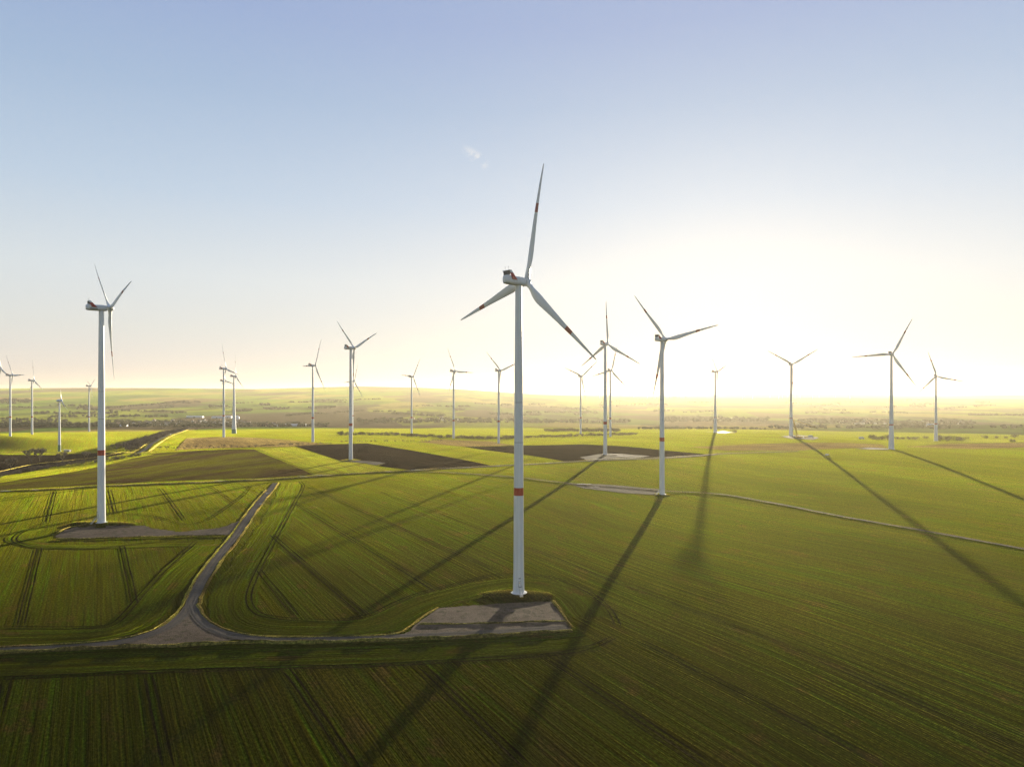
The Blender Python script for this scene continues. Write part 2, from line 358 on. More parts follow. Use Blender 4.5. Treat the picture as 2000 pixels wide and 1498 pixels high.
def H(x, y):
    x = np.atleast_1d(np.asarray(x, float)); y = np.atleast_1d(np.asarray(y, float))
    out = np.zeros(len(x)); CH = 40000
    for i in range(0, len(x), CH):
        xx = x[i:i + CH]; yy = y[i:i + CH]
        r = np.maximum(np.hypot(xx, yy), 1.0); a = np.arctan2(xx, yy)
        P = feat(xx, yy)
        zn = kern(P, Pc) @ sol[:n] + sol[n] + P @ sol[n + 1:]
        ca = np.cos(np.clip(a, -.75, .75)); dep = r * ca
        pxx = CX + F * np.tan(np.clip(a, -.75, .75))
        sk = np.interp(pxx, SKX, SKY)
        lr = np.log(np.clip(dep, 3200, 11000) / 3200) / math.log(11000 / 3200)
        y0 = 834 + 2 * np.sin(pxx / 170.)
        rowp = y0 + (sk - y0) * lr ** 0.85
        rowp = rowp + wav(xx, yy, 520, 1.0) * 2.6 * (1 - lr) * sstep(3200, 4200, dep) + wav(xx, yy, 210, 2.0) * 0.9 * (1 - lr)
        zf = CAMZ - (rowp - HY) / F * np.minimum(dep, 11000)
        zfar = CAMZ - (np.where(pxx > 1050, 771.5, sk + 3) + 1.2 * np.sin(pxx / 90.) - HY) / F * 15500
        t2 = sstep(11000, 15500, dep) ; dip = 60 * np.sin(np.pi * np.clip((dep - 11000) / 4500, 0, 1)) ** 2
        zf = zf * (1 - t2) + zfar * t2 - dip - sstep(15500, 22000, dep) * 200
        t = sstep(math.log(2450), math.log(3300), np.log(np.maximum(dep, 1)))
        z = zn * (1 - t) + zf * t
        fade = 1 - sstep(R(55), R(130), np.abs(a))
        z = z * fade
        z = z + wav(xx, yy, 38, .5) * 0.18 + wav(xx, yy, 120, 1.5) * 0.5 * sstep(300, 900, r)
        for k, (sx, sy, hh) in MOUND.items():
            tx, ty, _ = TP[k]
            q = ((xx - tx) / sx) ** 2 + ((yy - ty) / sy) ** 2
            z = z + hh * (1 - sstep(0.10, 1.0, q))
        out[i:i + CH] = z
    return out
def hz(x, y): return float(H([x], [y])[0])

DEP = np.exp(np.linspace(math.log(120), math.log(14000), 900))
def gp(pts, dmin=120):
    """photo points (2000 px wide) of things standing on the ground -> their ground positions"""
    res = []
    D = DEP[DEP >= dmin]
    for px, py in pts:
        xs = (px - CX) / F * D
        ray = CAMZ - (py - HY) / F * D
        diff = ray - H(xs, D)
        i = np.argmax(diff < 0)
        if diff[i] >= 0: i = np.argmin(diff)
        if i > 0 and diff[i] < 0:
            f = diff[i - 1] / (diff[i - 1] - diff[i]); d = D[i - 1] + f * (D[i] - D[i - 1])
        else: d = D[i]
        res.append(((px - CX) / F * d, d))
    return np.array(res)

# ------------------------------------------------------------------ the ground sheet
PHI = R(-31.3)
def rowuv(x, y, phi=PHI):
    return np.stack([x * math.sin(phi) + y * math.cos(phi), x * math.cos(phi) - y * math.sin(phi)], -1)
def ground():
    az = np.concatenate([np.arange(-180, -48, 4.0), np.arange(-48, 48.01, 0.25), np.arange(52, 180, 4.0)])
    rr = np.concatenate([[0.5, 20, 50, 80], np.exp(np.arange(math.log(100), math.log(24000), 0.0125))])
    Az, Rr = np.meshgrid(np.radians(az), rr, indexing='ij')
    x = (Rr * np.sin(Az)).ravel(); y = (Rr * np.cos(Az)).ravel(); z = H(x, y)
    na, nr = len(az), len(rr)
    i, j = np.meshgrid(np.arange(na), np.arange(nr - 1), indexing='ij')
    i2 = (i + 1) % na
    f = np.stack([i * nr + j, i * nr + j + 1, i2 * nr + j + 1, i2 * nr + j], -1).reshape(-1, 4)
    me = bpy.data.meshes.new('ground'); v = np.stack([x, y, z], -1).astype(np.float32)
    me.vertices.add(len(v)); me.vertices.foreach_set('co', v.ravel())
    me.loops.add(len(f) * 4); me.loops.foreach_set('vertex_index', f.astype(np.int32).ravel())
    me.polygons.add(len(f)); me.polygons.foreach_set('loop_start', (np.arange(len(f)) * 4).astype(np.int32))
    me.polygons.foreach_set('use_smooth', np.ones(len(f), dtype=bool))
    ul = me.uv_layers.new(name='UVMap'); ul.data.foreach_set('uv', rowuv(x, y)[f.ravel()].astype(np.float32).ravel())
    me.update(calc_edges=True); me.validate()
    m, nt, N, L = newmat('farmland')
    uv = N.new('ShaderNodeUVMap'); uv.uv_map = 'UVMap'
    c, h = crop_nodes(N, L, uv.outputs[0], YOUNG, LUSH, SOIL)
    geo = N.new('ShaderNodeNewGeometry')
    ln = N.new('ShaderNodeVectorMath'); ln.operation = 'LENGTH'; L.new(geo.outputs['Position'], ln.inputs[0])
    far = N.new('ShaderNodeMapRange'); far.inputs[1].default_value = 2350; far.inputs[2].default_value = 2500
    L.new(ln.outputs['Value'], far.inputs[0])
    def cells(sx, sy, rot, off):
        mp = N.new('ShaderNodeMapping'); mp.inputs['Scale'].default_value = (sx, sy, 0); mp.inputs['Rotation'].default_value = (0, 0, rot)
        mp.inputs['Location'].default_value = (off, off, 0)
        L.new(geo.outputs['Position'], mp.inputs['Vector'])
        vo = N.new('ShaderNodeTexVoronoi'); vo.voronoi_dimensions = '2D'; vo.distance = 'CHEBYCHEV'; vo.inputs['Scale'].default_value = 1
        vo.inputs['Randomness'].default_value = 0.85
        L.new(mp.outputs[0], vo.inputs['Vector'])
        sp = N.new('ShaderNodeSeparateColor'); L.new(vo.outputs['Color'], sp.inputs[0]); return sp.outputs[0], sp.outputs[1]
    r1, g1 = cells(0.0016, 0.00105, 0.35, 3.1)
    pc = ramp(N, L, r1, [(0.0, (0.012, 0.010, 0.006)), (0.18, (0.022, 0.030, 0.004)), (0.34, (0.012, 0.020, 0.003)), (0.5, (0.028, 0.034, 0.004)),
                         (0.64, (0.020, 0.015, 0.007)), (0.76, (0.016, 0.026, 0.003)), (0.88, (0.034, 0.030, 0.008))])
    pc.node.color_ramp.interpolation = 'CONSTANT'
    tn = N.new('ShaderNodeTexNoise'); tn.inputs['Scale'].default_value = 0.0022; tn.inputs['Detail'].default_value = 8; tn.inputs['Roughness'].default_value = 0.65
    mp = N.new('ShaderNodeMapping'); mp.inputs['Scale'].default_value = (1, 0.55, 1); L.new(geo.outputs['Position'], mp.inputs[0]); L.new(mp.outputs[0], tn.inputs['Vector'])
    pc = mixc(N, L, ramp(N, L, tn.outputs[0], [(0.52, (0, 0, 0)), (0.60, (0.85,) * 3)]), pc, (0.006, 0.006, 0.004))
    c2 = mixc(N, L, far.outputs[0], c, pc)
    crop_shader(N, L, c2, h, sheencol=(far.outputs[0], mixc(N, L, 1.0, pc, (3.3, 3.2, 3.6), 'MULTIPLY')))
    me.materials.append(m)
    o = link('ground', me); tag(o, kind='structure'); return o
ground()

def off(r, layer): return layer * (0.02 + 0.00017 * r)

def sheet(name, px, mat, layer=1, phi=PHI, dmin=120, step=15, world=None, rag=0.0):
    W = gp(px, dmin) if world is None else np.array(world)
    B = []
    m = len(W)
    for i in range(m):
        a = W[i]; b = W[(i + 1) % m]; k = max(1, int(np.linalg.norm(b - a) / step))
        for j in range(k): B.append(a + (b - a) * j / k + (rng.normal(0, rag, 2) if rag else 0))
    B = np.array(B); lo = B.min(0); hi = B.max(0)
    gx = np.arange(lo[0] + step / 2, hi[0], step); gy = np.arange(lo[1] + step / 2, hi[1], step)
    G = np.array([(a, b) for a in gx for b in gy]) if len(gx) and len(gy) else np.zeros((0, 2))
    c0 = B.mean(0)
    pts = [Vector(p - c0) for p in B] + [Vector(p - c0) for p in G]
    nb = len(B)
    vs, es, fs, *_ = delaunay_2d_cdt(pts, [(i, (i + 1) % nb) for i in range(nb)], [], 1, 0.01)
    V = np.array([(v.x, v.y) for v in vs]) + c0
    z = H(V[:, 0], V[:, 1]) + off(np.hypot(V[:, 0], V[:, 1]), layer)
    me = mesh(name, np.column_stack([V, z]), fs, [mat], uv=rowuv(V[:, 0], V[:, 1], phi), smooth=True)
    o = link(name, me); tag(o, kind='structure'); return o

def spline(W, closed=False, step=4.0):
    P = [np.array(p, float) for p in W]
    if len(P) == 2:
        k = max(2, int(np.linalg.norm(P[1] - P[0]) / step)); return np.array([P[0] + (P[1] - P[0]) * t for t in np.linspace(0, 1, k + 1)])
    Q = [2 * P[0] - P[1]] + P + [2 * P[-1] - P[-2]]; out = []
    for i in range(1, len(Q) - 2):
        a, b, c, d = Q[i - 1:i + 3]; k = max(2, int(np.linalg.norm(c - b) / step))
        for t in np.linspace(0, 1, k, endpoint=False):
            out.append(.5 * (2 * b + (c - a) * t + (2 * a - 5 * b + 4 * c - d) * t * t + (3 * b - a - 3 * c + d) * t ** 3))
    out.append(P[-1]); return np.array(out)

def ribbon(name, px, width, mat, layer=2, hump=0.0, wob=0.0, shift=0.0, step=4.0, cols=3, dmin=120, world=None, ends=None, kind='structure'):
    W = spline(gp(px, dmin) if world is None else world, step=step)
    T_ = np.gradient(W, axis=0); T_ /= np.linalg.norm(T_, axis=1)[:, None] + 1e-9
    Nn = np.stack([T_[:, 1], -T_[:, 0]], -1)          # to the right of the way along
    s = np.concatenate([[0], np.cumsum(np.linalg.norm(np.diff(W, axis=0), axis=1))])
    V = []; UV = []; hh = width / 2
    w1 = np.array([1 + wob * (math.sin(q * .21) + math.sin(q * .093 + 1) + .8 * math.sin(q * .61 + 2)) / 2 for q in s])
    w2 = np.array([1 + wob * (math.sin(q * .17 + 3) + math.sin(q * .11 + 2) + .8 * math.sin(q * .53)) / 2 for q in s])
    tp = np.ones(len(s))
    if ends: tp = np.clip(np.minimum(s, s[-1] - s) / ends, 0.05, 1)
    for c in range(cols):
        f = -1 + 2 * c / (cols - 1)
        ww = np.where(f < 0, w1, w2) * tp
        p = W + Nn * (shift + f * hh * ww)[:, None]
        z = H(p[:, 0], p[:, 1]) + off(np.hypot(p[:, 0], p[:, 1]), layer)
        z = z + hump * (math.cos(f * math.pi / 2)) * (0.75 + 0.25 * np.sin(s * .3) + .15 * np.sin(s * .9))
        V.append(np.column_stack([p, z])); UV.append(np.stack([s, np.full_like(s, shift + f * hh)], -1))
    V = np.array(V).transpose(1, 0, 2).reshape(-1, 3); UV = np.array(UV).transpose(1, 0, 2).reshape(-1, 2)
    m = len(s); fs = []
    for i in range(m - 1):
        for c in range(cols - 1):
            a = i * cols + c; fs.append((a, a + 1, a + cols + 1, a + cols))
    o = link(name, mesh(name, V, fs, [mat], uv=UV, smooth=True)); tag(o, kind=kind); return o

# ---- fields further out
sheet('ploughed_field', [(575, 871), (640, 868), (717, 866), (800, 879), (900, 897), (967, 911), (900, 915), (810, 919), (737, 910), (752, 905), (700, 900), (662, 899)], M['ploughed'], 1)
sheet('ploughed_field', [(909, 873), (1003, 870), (1140, 868), (1184, 870), (1300, 880), (1400, 889), (1300, 895), (1180, 898), (1107, 902), (1004, 886)], M['ploughed'], 1)
sheet('brown_field', [(815, 863), (860, 859), (960, 862), (1003, 869), (909, 872.5)], M['brown'], 1)
sheet('brown_field', [(365, 856), (500, 855), (560, 859), (640, 867), (560, 873), (450, 875), (343, 879)], M['brown'], 1)
sheet('sparse_field', [(-30, 962), (-30, 948), (120, 925), (300, 886), (450, 878), (497, 878), (540, 896), (612, 927), (520, 933), (200, 946), (0, 957)], M['sparse'], 1, R(20))
sheet('ploughed_field', [(-40, 884), (190, 884.5), (250, 885), (190, 897), (100, 912), (-40, 934)], M['ploughed'], 1)
sheet('pale_field', [(503, 877.5), (573, 872), (660, 900), (700, 902), (737, 911), (780, 918), (700, 922), (618, 927), (560, 901)], M['pale_crop'], 1)
sheet('brown_field', [(1345, 873), (1480, 867), (1640, 865), (1720, 868), (1735, 874), (1560, 880), (1420, 880)], M['brown'], 1, R(-75))
sheet('brown_field', [(1765, 873), (1850, 867), (2040, 864), (2040, 873), (1900, 877)], M['brown'], 1, R(-75))
sheet('pale_field', [(1760, 866), (1880, 860), (2040, 856), (2040, 862), (1850, 866.5)], M['pale_crop'], 1, R(-75))

# ---- gravel roads and crane pads
road_n = [(-20, 1272), (90, 1267), (200, 1259), (260, 1249), (315, 1231), (350, 1209), (372, 1183), (388, 1145), (425, 1090), (462, 1045), (500, 990), (528, 957), (537, 944)]
road_e = [(376, 1178), (388, 1205), (420, 1230), (470, 1244), (560, 1250), (680, 1248), (790, 1243), (950, 1236), (1108, 1225)]
road_m = [(-20, 961), (90, 957), (200, 950), (360, 944), (520, 937), (620, 931), (700, 925), (800, 920), (860, 916), (970, 910.5), (1090, 904), (1200, 898), (1300, 895), (1385, 889), (1430, 886), (1560, 882)]
road_s = [(780, 921.5), (870, 923), (1000, 932), (1120, 945), (1283, 958), (1400, 965), (1500, 981), (1650, 1010), (1800, 1036), (2020, 1076)]
sheet('gravel_junction', [(240, 1256), (320, 1228), (352, 1205), (372, 1182), (384, 1184), (398, 1212), (440, 1238), (480, 1247), (400, 1256), (320, 1261)], M['pad'], 2, step=5)
sheet('crane_pad', [(855, 1188), (960, 1180), (1078, 1174), (1094, 1196), (1113, 1224), (1116, 1231), (950, 1240), (780, 1247), (805, 1226), (830, 1206)], M['pad'], 2, R(-80), step=2.5, rag=.35)
sheet('crane_pad', [(108, 1047), (125, 1036), (148, 1029), (200, 1027), (280, 1027), (300, 1033), (352, 1039), (430, 1031), (470, 1017), (492, 1000), (480, 1022), (462, 1044), (300, 1047), (125, 1054)], M['pad'], 2, R(-80), step=3, rag=.45)
sheet('crane_pad', [(1105, 944), (1190, 947), (1283, 955), (1300, 960), (1283, 966), (1215, 963), (1140, 954)], M['padfar'], 2, R(-80), step=5, rag=.7)
sheet('crane_pad', [(1135, 893), (1180, 886), (1215, 887), (1268, 891), (1235, 897), (1150, 902)], M['padfar'], 2, R(-80), step=7, rag=1.2)
sheet('crane_pad', [(658, 900), (690, 898), (725, 901), (753, 905), (737, 909), (700, 904)], M['padfar'], 2, R(-80), step=7, rag=1.2)
sheet('crane_pad', [(1675, 877), (1700, 874), (1745, 877), (1730, 879)], M['padfar'], 2, R(-80), step=7, rag=1.2)
sheet('crane_pad', [(1525, 853), (1560, 850), (1600, 855), (1590, 859), (1545, 857)], M['padfar'], 2, R(-80), step=7, rag=1.2)
ribbon('gravel_road', road_n, 5.0, M['gravel'], 3, wob=.08)
ribbon('gravel_road', road_e, 5.0, M['gravel'], 3.4, wob=.08)
ribbon('gravel_road', road_m, 6.0, M['gravel'], 3, wob=.12, step=8)
ribbon('gravel_road', road_s, 3.0, M['gravel'], 3.4, wob=.25, step=6)
ribbon('far_road', [(268, 886), (277, 882), (288, 875), (300, 865), (330, 850), (350, 844), (366, 838), (372, 835.5)], 8, M['asphalt'], 3, step=12)
ribbon('far_track', [(-20, 925), (60, 908), (120, 901), (190, 893), (235, 884.5), (262, 884)], 5, M['verge'], 2.2, step=10)
ribbon('far_track', [(-20, 883), (60, 884), (190, 884), (262, 884.5), (300, 884)], 4, M['verge'], 2, step=10)
for sh in (-1.1, 1.1):
    for rd in (road_n, road_e):
        ribbon('wheel_rut', rd, 0.7, M['rut'], 4.2, shift=sh, wob=.3)
# ---- verges: low ridges of dry grass that catch the sun
ribbon('grass_verge', [(-20, 1277), (90, 1272), (200, 1266), (330, 1262), (470, 1256), (620, 1255), (780, 1250), (950, 1243), (1118, 1233)], 2.6, M['verge'], 4, hump=1.1, wob=.3, step=2, cols=5)
ribbon('grass_verge', road_n[:-1], 1.5, M['verge'], 4, hump=.35, wob=.5, shift=-3.3, step=3)
ribbon('grass_verge', road_n[6:], 1.6, M['verge'], 4, hump=.35, wob=.5, shift=3.4, step=3)
ribbon('grass_verge', [(386, 1180), (398, 1203), (430, 1225), (480, 1239), (560, 1244.5), (680, 1243), (770, 1238), (800, 1224), (830, 1203), (856, 1187)], 1.4, M['verge'], 4, hump=.3, wob=.5, step=2)
ribbon('grass_verge', [(1080, 1174), (1096, 1196), (1117, 1226)], 1.6, M['verge'], 4, hump=.5, wob=.5, step=2)
ribbon('grass_verge', [(820, 1219), (900, 1219), (1000, 1216), (1104, 1213)], 1.6, M['verge'], 4, hump=.5, wob=.6, step=2)
ribbon('grass_verge', [(110, 1054), (200, 1052), (300, 1049), (400, 1047), (455, 1047)], 1.6, M['verge'], 4, hump=.7, wob=.5, step=2)
ribbon('grass_verge', [(112, 1042), (135, 1031), (170, 1024)], 1.6, M['verge'], 4, hump=.4, wob=.5, step=2)
ribbon('grass_verge', road_m[:9], 1.6, M['verge'], 4, hump=.7, wob=.5, shift=4.0, step=6)
ribbon('grass_verge', road_m[:9], 1.6, M['verge'], 4, hump=.3, wob=.5, shift=-4.0, step=6)
ribbon('grass_verge', road_m[8:], 1.8, M['verge'], 4, hump=.3, wob=.5, shift=-4.0, step=8)
ribbon('grass_verge', road_s, 1.2, M['verge'], 4, hump=.3, wob=.5, shift=2.8, step=6)
ribbon('grass_verge', [(268, 881), (300, 861), (330, 846), (366, 836)], 4, M['verge'], 3, shift=-3, step=12)
ribbon('grass_verge', [(290, 882), (306, 869), (332, 853), (366, 840)], 5, M['verge'], 3, shift=2, step=12)
ribbon('grass_verge', [(-20, 940), (100, 921), (190, 907), (300, 888)], 9, M['pale_crop'], 2, step=12)

for k_, ra, rb, dy in (('A', 17, 7.5, .5), ('B', 20, 8, .5), ('C', 7, 5, 0), ('E', 12, 10, 0)):
    tx, ty, _ = TP[k_]; rr_ = random.Random(k_)
    sheet('grass_mound', None, M['mound'], 2.6, step=2.5, world=[(tx + ra * math.cos(t) * (1 + .12 * math.sin(3 * t + ra)), ty + dy + rb * math.sin(t) * (1 + .15 * math.sin(4 * t))) for t in np.linspace(0, 2 * math.pi, 36, endpoint=False)])
# ---- headlands: drilled along the field edge
def headland(px, width, shift=0, layer=1.5, hump=0):
    return ribbon('headland', px, width, M['headland'], layer, shift=shift, cols=5, step=5, hump=hump, wob=.10)
HB = [(-60, 1300), (100, 1294), (245, 1288), (420, 1282), (700, 1274), (910, 1265), (1060, 1256), (1150, 1246)]
headland(HB, 21)
HM = [(570, 942), (562, 970), (537, 1022), (500, 1082), (466, 1140), (455, 1180), (470, 1210), (510, 1224), (580, 1229), (680, 1228), (750, 1216), (800, 1192), (860, 1170), (940, 1150), (1010, 1140), (1070, 1148), (1120, 1170), (1150, 1205)]
headland(HM, 20)
HL = [(-40, 1245), (100, 1243), (210, 1235), (270, 1205), (340, 1125), (410, 1065)]
headland(HL, 18)
headland([(440, 1061), (330, 1063), (200, 1067), (100, 1067), (50, 1060), (36, 1048), (70, 1032)], 12)
# ---- tramlines: pairs of bare wheel tracks, side shade of the crop painted into their dark tone
def tram(px, gap=2.3, width=0.75, ends=6, layer=2.2):
    width *= .82
    for s_ in (-gap / 2, gap / 2):
        ribbon('wheel_track', px, width, M['track'], layer, shift=s_, wob=.35, ends=ends, step=3, cols=2, hump=0)
for a in [[(14, 1326), (-6, 1400)], [(289, 1318), (296, 1350), (330, 1502)], [(556, 1307), (580, 1335), (695, 1502)], [(815, 1296), (835, 1312), (1035, 1502)], [(1060, 1280), (1105, 1307), (1395, 1502)]]: tram(a, 2.4, 0.9, layer=3)
tram([(1242, 1247), (1300, 1275), (1400, 1328), (1464, 1359), (1730, 1495)], 2.3, .8)
tram([(1024, 1066), (1100, 1096), (1180, 1128), (1300, 1172), (1650, 1310), (2010, 1465)], 2.3, .6)
tram([(77, 1070), (40, 1223)], 2.3, .8); tram([(238, 1066), (264, 1182)], 2.3, .8)
for a in [[(107, 960), (92, 1021)], [(213, 957), (225, 1003)], [(313, 954), (360, 1018)], [(410, 950), (456, 982)]]: tram(a, 2.4, .8)
for a, q in [([(602, 951), (967, 1114)], .7), ([(580, 984), (850, 1152)], .75), ([(530, 1044), (564, 1074), (712, 1202)], .85), ([(505, 1112), (516, 1127), (584, 1209)], .7), ([(740, 961), (1000, 1058)], .5)]: tram(a, 2.3, q)
tram([(489, 949), (478, 964), (454, 983), (400, 1017), (355, 1023), (302, 1009), (240, 1003)], 2.3, .7)
tram([(96, 1019), (48, 1036), (28, 1053), (43, 1063), (80, 1069), (187, 1071), (267, 1063), (347, 1055)], 2.3, .75)
tram([(-10, 1226), (100, 1226), (187, 1225), (222, 1218), (254, 1188), (320, 1114), (382, 1058)], 2.3, .8)
tram([(585, 940), (592, 951), (577, 980), (548, 1033), (516, 1092), (493, 1140), (486, 1172), (500, 1195), (527, 1204), (580, 1210), (660, 1211), (727, 1199), (767, 1180), (820, 1159), (900, 1138), (967, 1123), (1040, 1123), (1100, 1134), (1150, 1156), (1186, 1186), (1204, 1214), (1208, 1224)], 2.3, .75)
tram([(-10, 1325), (245, 1314), (420, 1308), (700, 1300), (910, 1289), (1085, 1277), (1155, 1263), (1204, 1242)], 2.3, .85)
# ---- puddles that glint on the wet gravel
def puddle(px, py, l, wd, road=True):
    c = gp([(px, py)])[0]; vs = []; k = 14
    for i in range(k):
        t = 2 * math.pi * i / k; q = 1 + .35 * math.sin(3 * t + px) + .2 * math.sin(5 * t)
        x = c[0] + l * q * math.cos(t); y = c[1] + wd * q * math.sin(t)
        vs.append((x, y))
    z = H([v[0] for v in vs], [v[1] for v in vs]).max() + off(c[1], 5)
    o = link('puddle', mesh('puddle', [(x, y, z) for x, y in vs], [tuple(range(k))], [M['water']])); tag(o, kind='structure')
for a in [(15, 960, 7, 1), (70, 957.5, 4, .8), (165, 952, 3, .8), (430, 940, 6, 1), (590, 931.5, 4, 1), (628, 929, 9, 1), (765, 922, 6, 1.5), (820, 919, 10, 1.5), (910, 914.5, 6, 1.2), (975, 911, 5, 1.2), (1040, 908, 6, 1),
          (1070, 906, 4, 1), (1180, 898.5, 3, 1), (1200, 890, 9, 2), (1215, 892, 8, 2), (1170, 898, 8, 1.5), (1300, 895.3, 12, 1.2), (1330, 893, 10, 1.2), (1360, 891, 10, 1.2), (1385, 889.3, 8, 1.2), (1140, 947, 7, 2), (1165, 952, 2.5, 1), (1712, 878, 10, 2), (1700, 878.5, 5, 2),
          (522, 965, 2, 1), (510, 985, 2, 1), (1407, 845, 25, 6), (1416, 846, 20, 5), (1434, 817, 30, 12)]: puddle(*a)

# ------------------------------------------------------------------ turbine parts
def tower_radius(kind):
    if kind == 'steel': pr = [(0, 2.55), (.08, 2.35), (.35, 2.15), (.7, 1.85), (1, 1.5)]
    elif kind == 'hybrid': pr = [(0, 3.9), (.08, 3.6), (.26, 2.95), (.5, 2.3), (1, 1.45)]
    elif kind == 'wide': pr = [(0, 5.6), (.1, 5.0), (.3, 3.6), (.5, 2.9), (1, 1.6)]
    else: pr = [(0, 2.6), (.5, 1.9), (1, 1.0)]
    return lambda t: float(np.interp(t, [p[0] for p in pr], [p[1] for p in pr]))

def nacelle_me():
    b = MB(); nseg = 20
    st = [(-8.9, .35, .55, 0), (-8.75, .62, .78, 0), (-8.2, .86, .92, 0), (-7.2, .98, 1, 0), (-5, 1, 1, 0), (1.6, 1, .99, 0), (2.7, .93, .9, .05), (3.2, .80, .80, .1)]
    rings = []
    for y, sx, sz, dz in st:
        ring = []
        for i in range(nseg):
            t = 2 * math.pi * (i + .5) / nseg; c, s = math.cos(t), math.sin(t); p = 5.0
            q = (abs(c) ** p + abs(s) ** p) ** (-1 / p)
            zz = 1.95 * sz * q * s
            xx = 1.95 * sx * q * c
            if zz < -1.0: xx *= 1 - .22 * (-zz - 1.0)
            ring.append((xx, y, zz + dz))
        rings.append(ring)
    for r in rings: b.v += r
    k = len(rings)
    for j in range(k - 1):
        for i in range(nseg):
            b.f.append((j * nseg + i, j * nseg + (i + 1) % nseg, (j + 1) * nseg + (i + 1) % nseg, (j + 1) * nseg + i)); b.m.append(0)
    b.f.append(tuple(range(nseg))[::-1]); b.m.append(0); b.f.append(tuple((k - 1) * nseg + i for i in range(nseg))); b.m.append(0)
    # seams and hatch
    b.box((0, -4.2, 2.0), (1.2, 1.0, .12)); b.box((0, -.2, 2.0), (1.6, 1.2, .1))
    return b.me('nacelle', [M['white']], True, 35)
def cooler_me():
    b = MB()
    for x in (-1.9, 1.9):
        b.box((x * .5, -7.3, 3.0), (1.86, .5, 1.9), 0)
    b.box((0, -7.3, 4.02), (3.9, .7, .14), 1); b.box((0, -7.3, 2.0), (3.9, .7, .12), 1)
    for i in range(7): b.box((-1.6 + i * .533, -7.58, 3.0), (.06, .06, 1.9), 2)
    return b.me('cooler', [M['dark'], M['white'], M['grey']])
def fin_me(s):
    b = MB(); x = 2.12 * s; t = .13
    def para(z0, z1, mi):
        f = lambda z: (-3.0 - (z - .3) * .92, -5.9 - (z - .3) * .50)
        a0, b0 = f(z0); a1, b1 = f(z1); vs = []
        for xx in (x - t, x + t): vs += [(xx, b0, z0), (xx, a0, z0), (xx, a1, z1), (xx, b1, z1)]
        b.add(vs, [(0, 1, 2, 3), (7, 6, 5, 4), (0, 4, 5, 1), (1, 5, 6, 2), (2, 6, 7, 3), (3, 7, 4, 0)], mi)
    para(.15, 2.95, 0); para(2.95, 4.15, 1)
    return b.me('side_fin', [M['red'], M['white']])
def antenna_me(x):
    b = MB(); b.tube((x, -7.2, 4.05), (x, -7.2, 5.7), .05, .04, 6); b.tube((x - .15, -7.2, 5.3), (x + .15, -7.2, 5.3), .03, .03, 5)
    b.lathe([(.1, 5.55), (.12, 5.7), (.05, 5.85)], 8)
    for i in range(len(b.v) - 24, len(b.v)): v = b.v[i]; b.v[i] = (v[0] + x, v[1] - 7.2, v[2])
    return b.me('mast', [M['grey']])
def hub_me():
    b = MB(); pr = [(1.45, -1.3), (1.75, -1.0), (1.95, -.4), (1.95, .4), (1.8, 1.1), (1.4, 1.75), (.8, 2.2), (.15, 2.38)]
    b.lathe(pr, 24); b.v = [(x, z, y) for x, y, z in b.v]; b.f = [f[::-1] for f in b.f]
    for k in range(3):
        t = R(120 * k); d = Vector((math.sin(t), 0, math.cos(t)))
        b.tube(d * 1.2, d * 2.15, 1.25, 1.22, 16)
    return b.me('rotor_hub', [M['white']], True, 40)
def blade_me():
    st = [(1.9, 1.12, 1, 0), (3.2, 1.12, 1, 0), (5, 1.3, .75, 12), (7.5, 1.75, .42, 15), (10.5, 2.05, .28, 13), (14, 1.95, .22, 10), (19, 1.66, .19, 7), (25, 1.35, .17, 4.5),
          (31, 1.1, .16, 3), (31.01, 1.1, .16, 3), (35, .95, .15, 2), (35.01, .95, .15, 2), (44, .64, .14, .5), (49, .46, .13, 0), (51.3, .28, .12, 0), (52, .06, .1, 0)]
    b = MB(); nn = 14
    for z, hc, th, tw in st:
        tw_ = R(tw + 2); off_ = (hc - 1.12) * .55 if z > 3 else 0
        for i in range(nn):
            t = 2 * math.pi * i / nn
            x = hc * math.cos(t); yv = hc * th * math.sin(t)
            if th < .9 and math.cos(t) > 0: yv *= 1 - .85 * math.cos(t) ** 1.5
            x += max(0, hc - .75) * .62 * (1 if z > 3.5 else 0)
            xr = x * math.cos(tw_) + yv * math.sin(tw_); yr = -x * math.sin(tw_) + yv * math.cos(tw_)
            b.v.append((xr, yr + 1.6 * (z / 52) ** 2.5, z))
    for j in range(len(st) - 1):
        mi = 1 if st[j][0] in (31.01,) else 0
        for i in range(nn):
            b.f.append((j * nn + i, j * nn + (i + 1) % nn, (j + 1) * nn + (i + 1) % nn, (j + 1) * nn + i)); b.m.append(mi)
    b.f.append(tuple(range(nn))[::-1]); b.m.append(0)
    b.f.append(tuple((len(st) - 1) * nn + i for i in range(nn))); b.m.append(0)
    return b.me('blade', [M['white'], M['dullred']], True, 50)
ME = dict(nacelle=nacelle_me(), cooler=cooler_me(), finl=fin_me(-1), finr=fin_me(1), a1=antenna_me(-1.2), a2=antenna_me(.9), hub=hub_me(), blade=blade_me())
def egg_me():
    b = MB(); b.lathe([(.2, -5.2), (1.5, -4.6), (2.4, -3), (2.9, -.8), (2.8, 1.0), (2.4, 1.9)], 24)
    b.v = [(x, z, y) for x, y, z in b.v]; b.f = [f[::-1] for f in b.f]; return b.me('nacelle', [M['white']], True, 60)
ME['egg'] = egg_me()

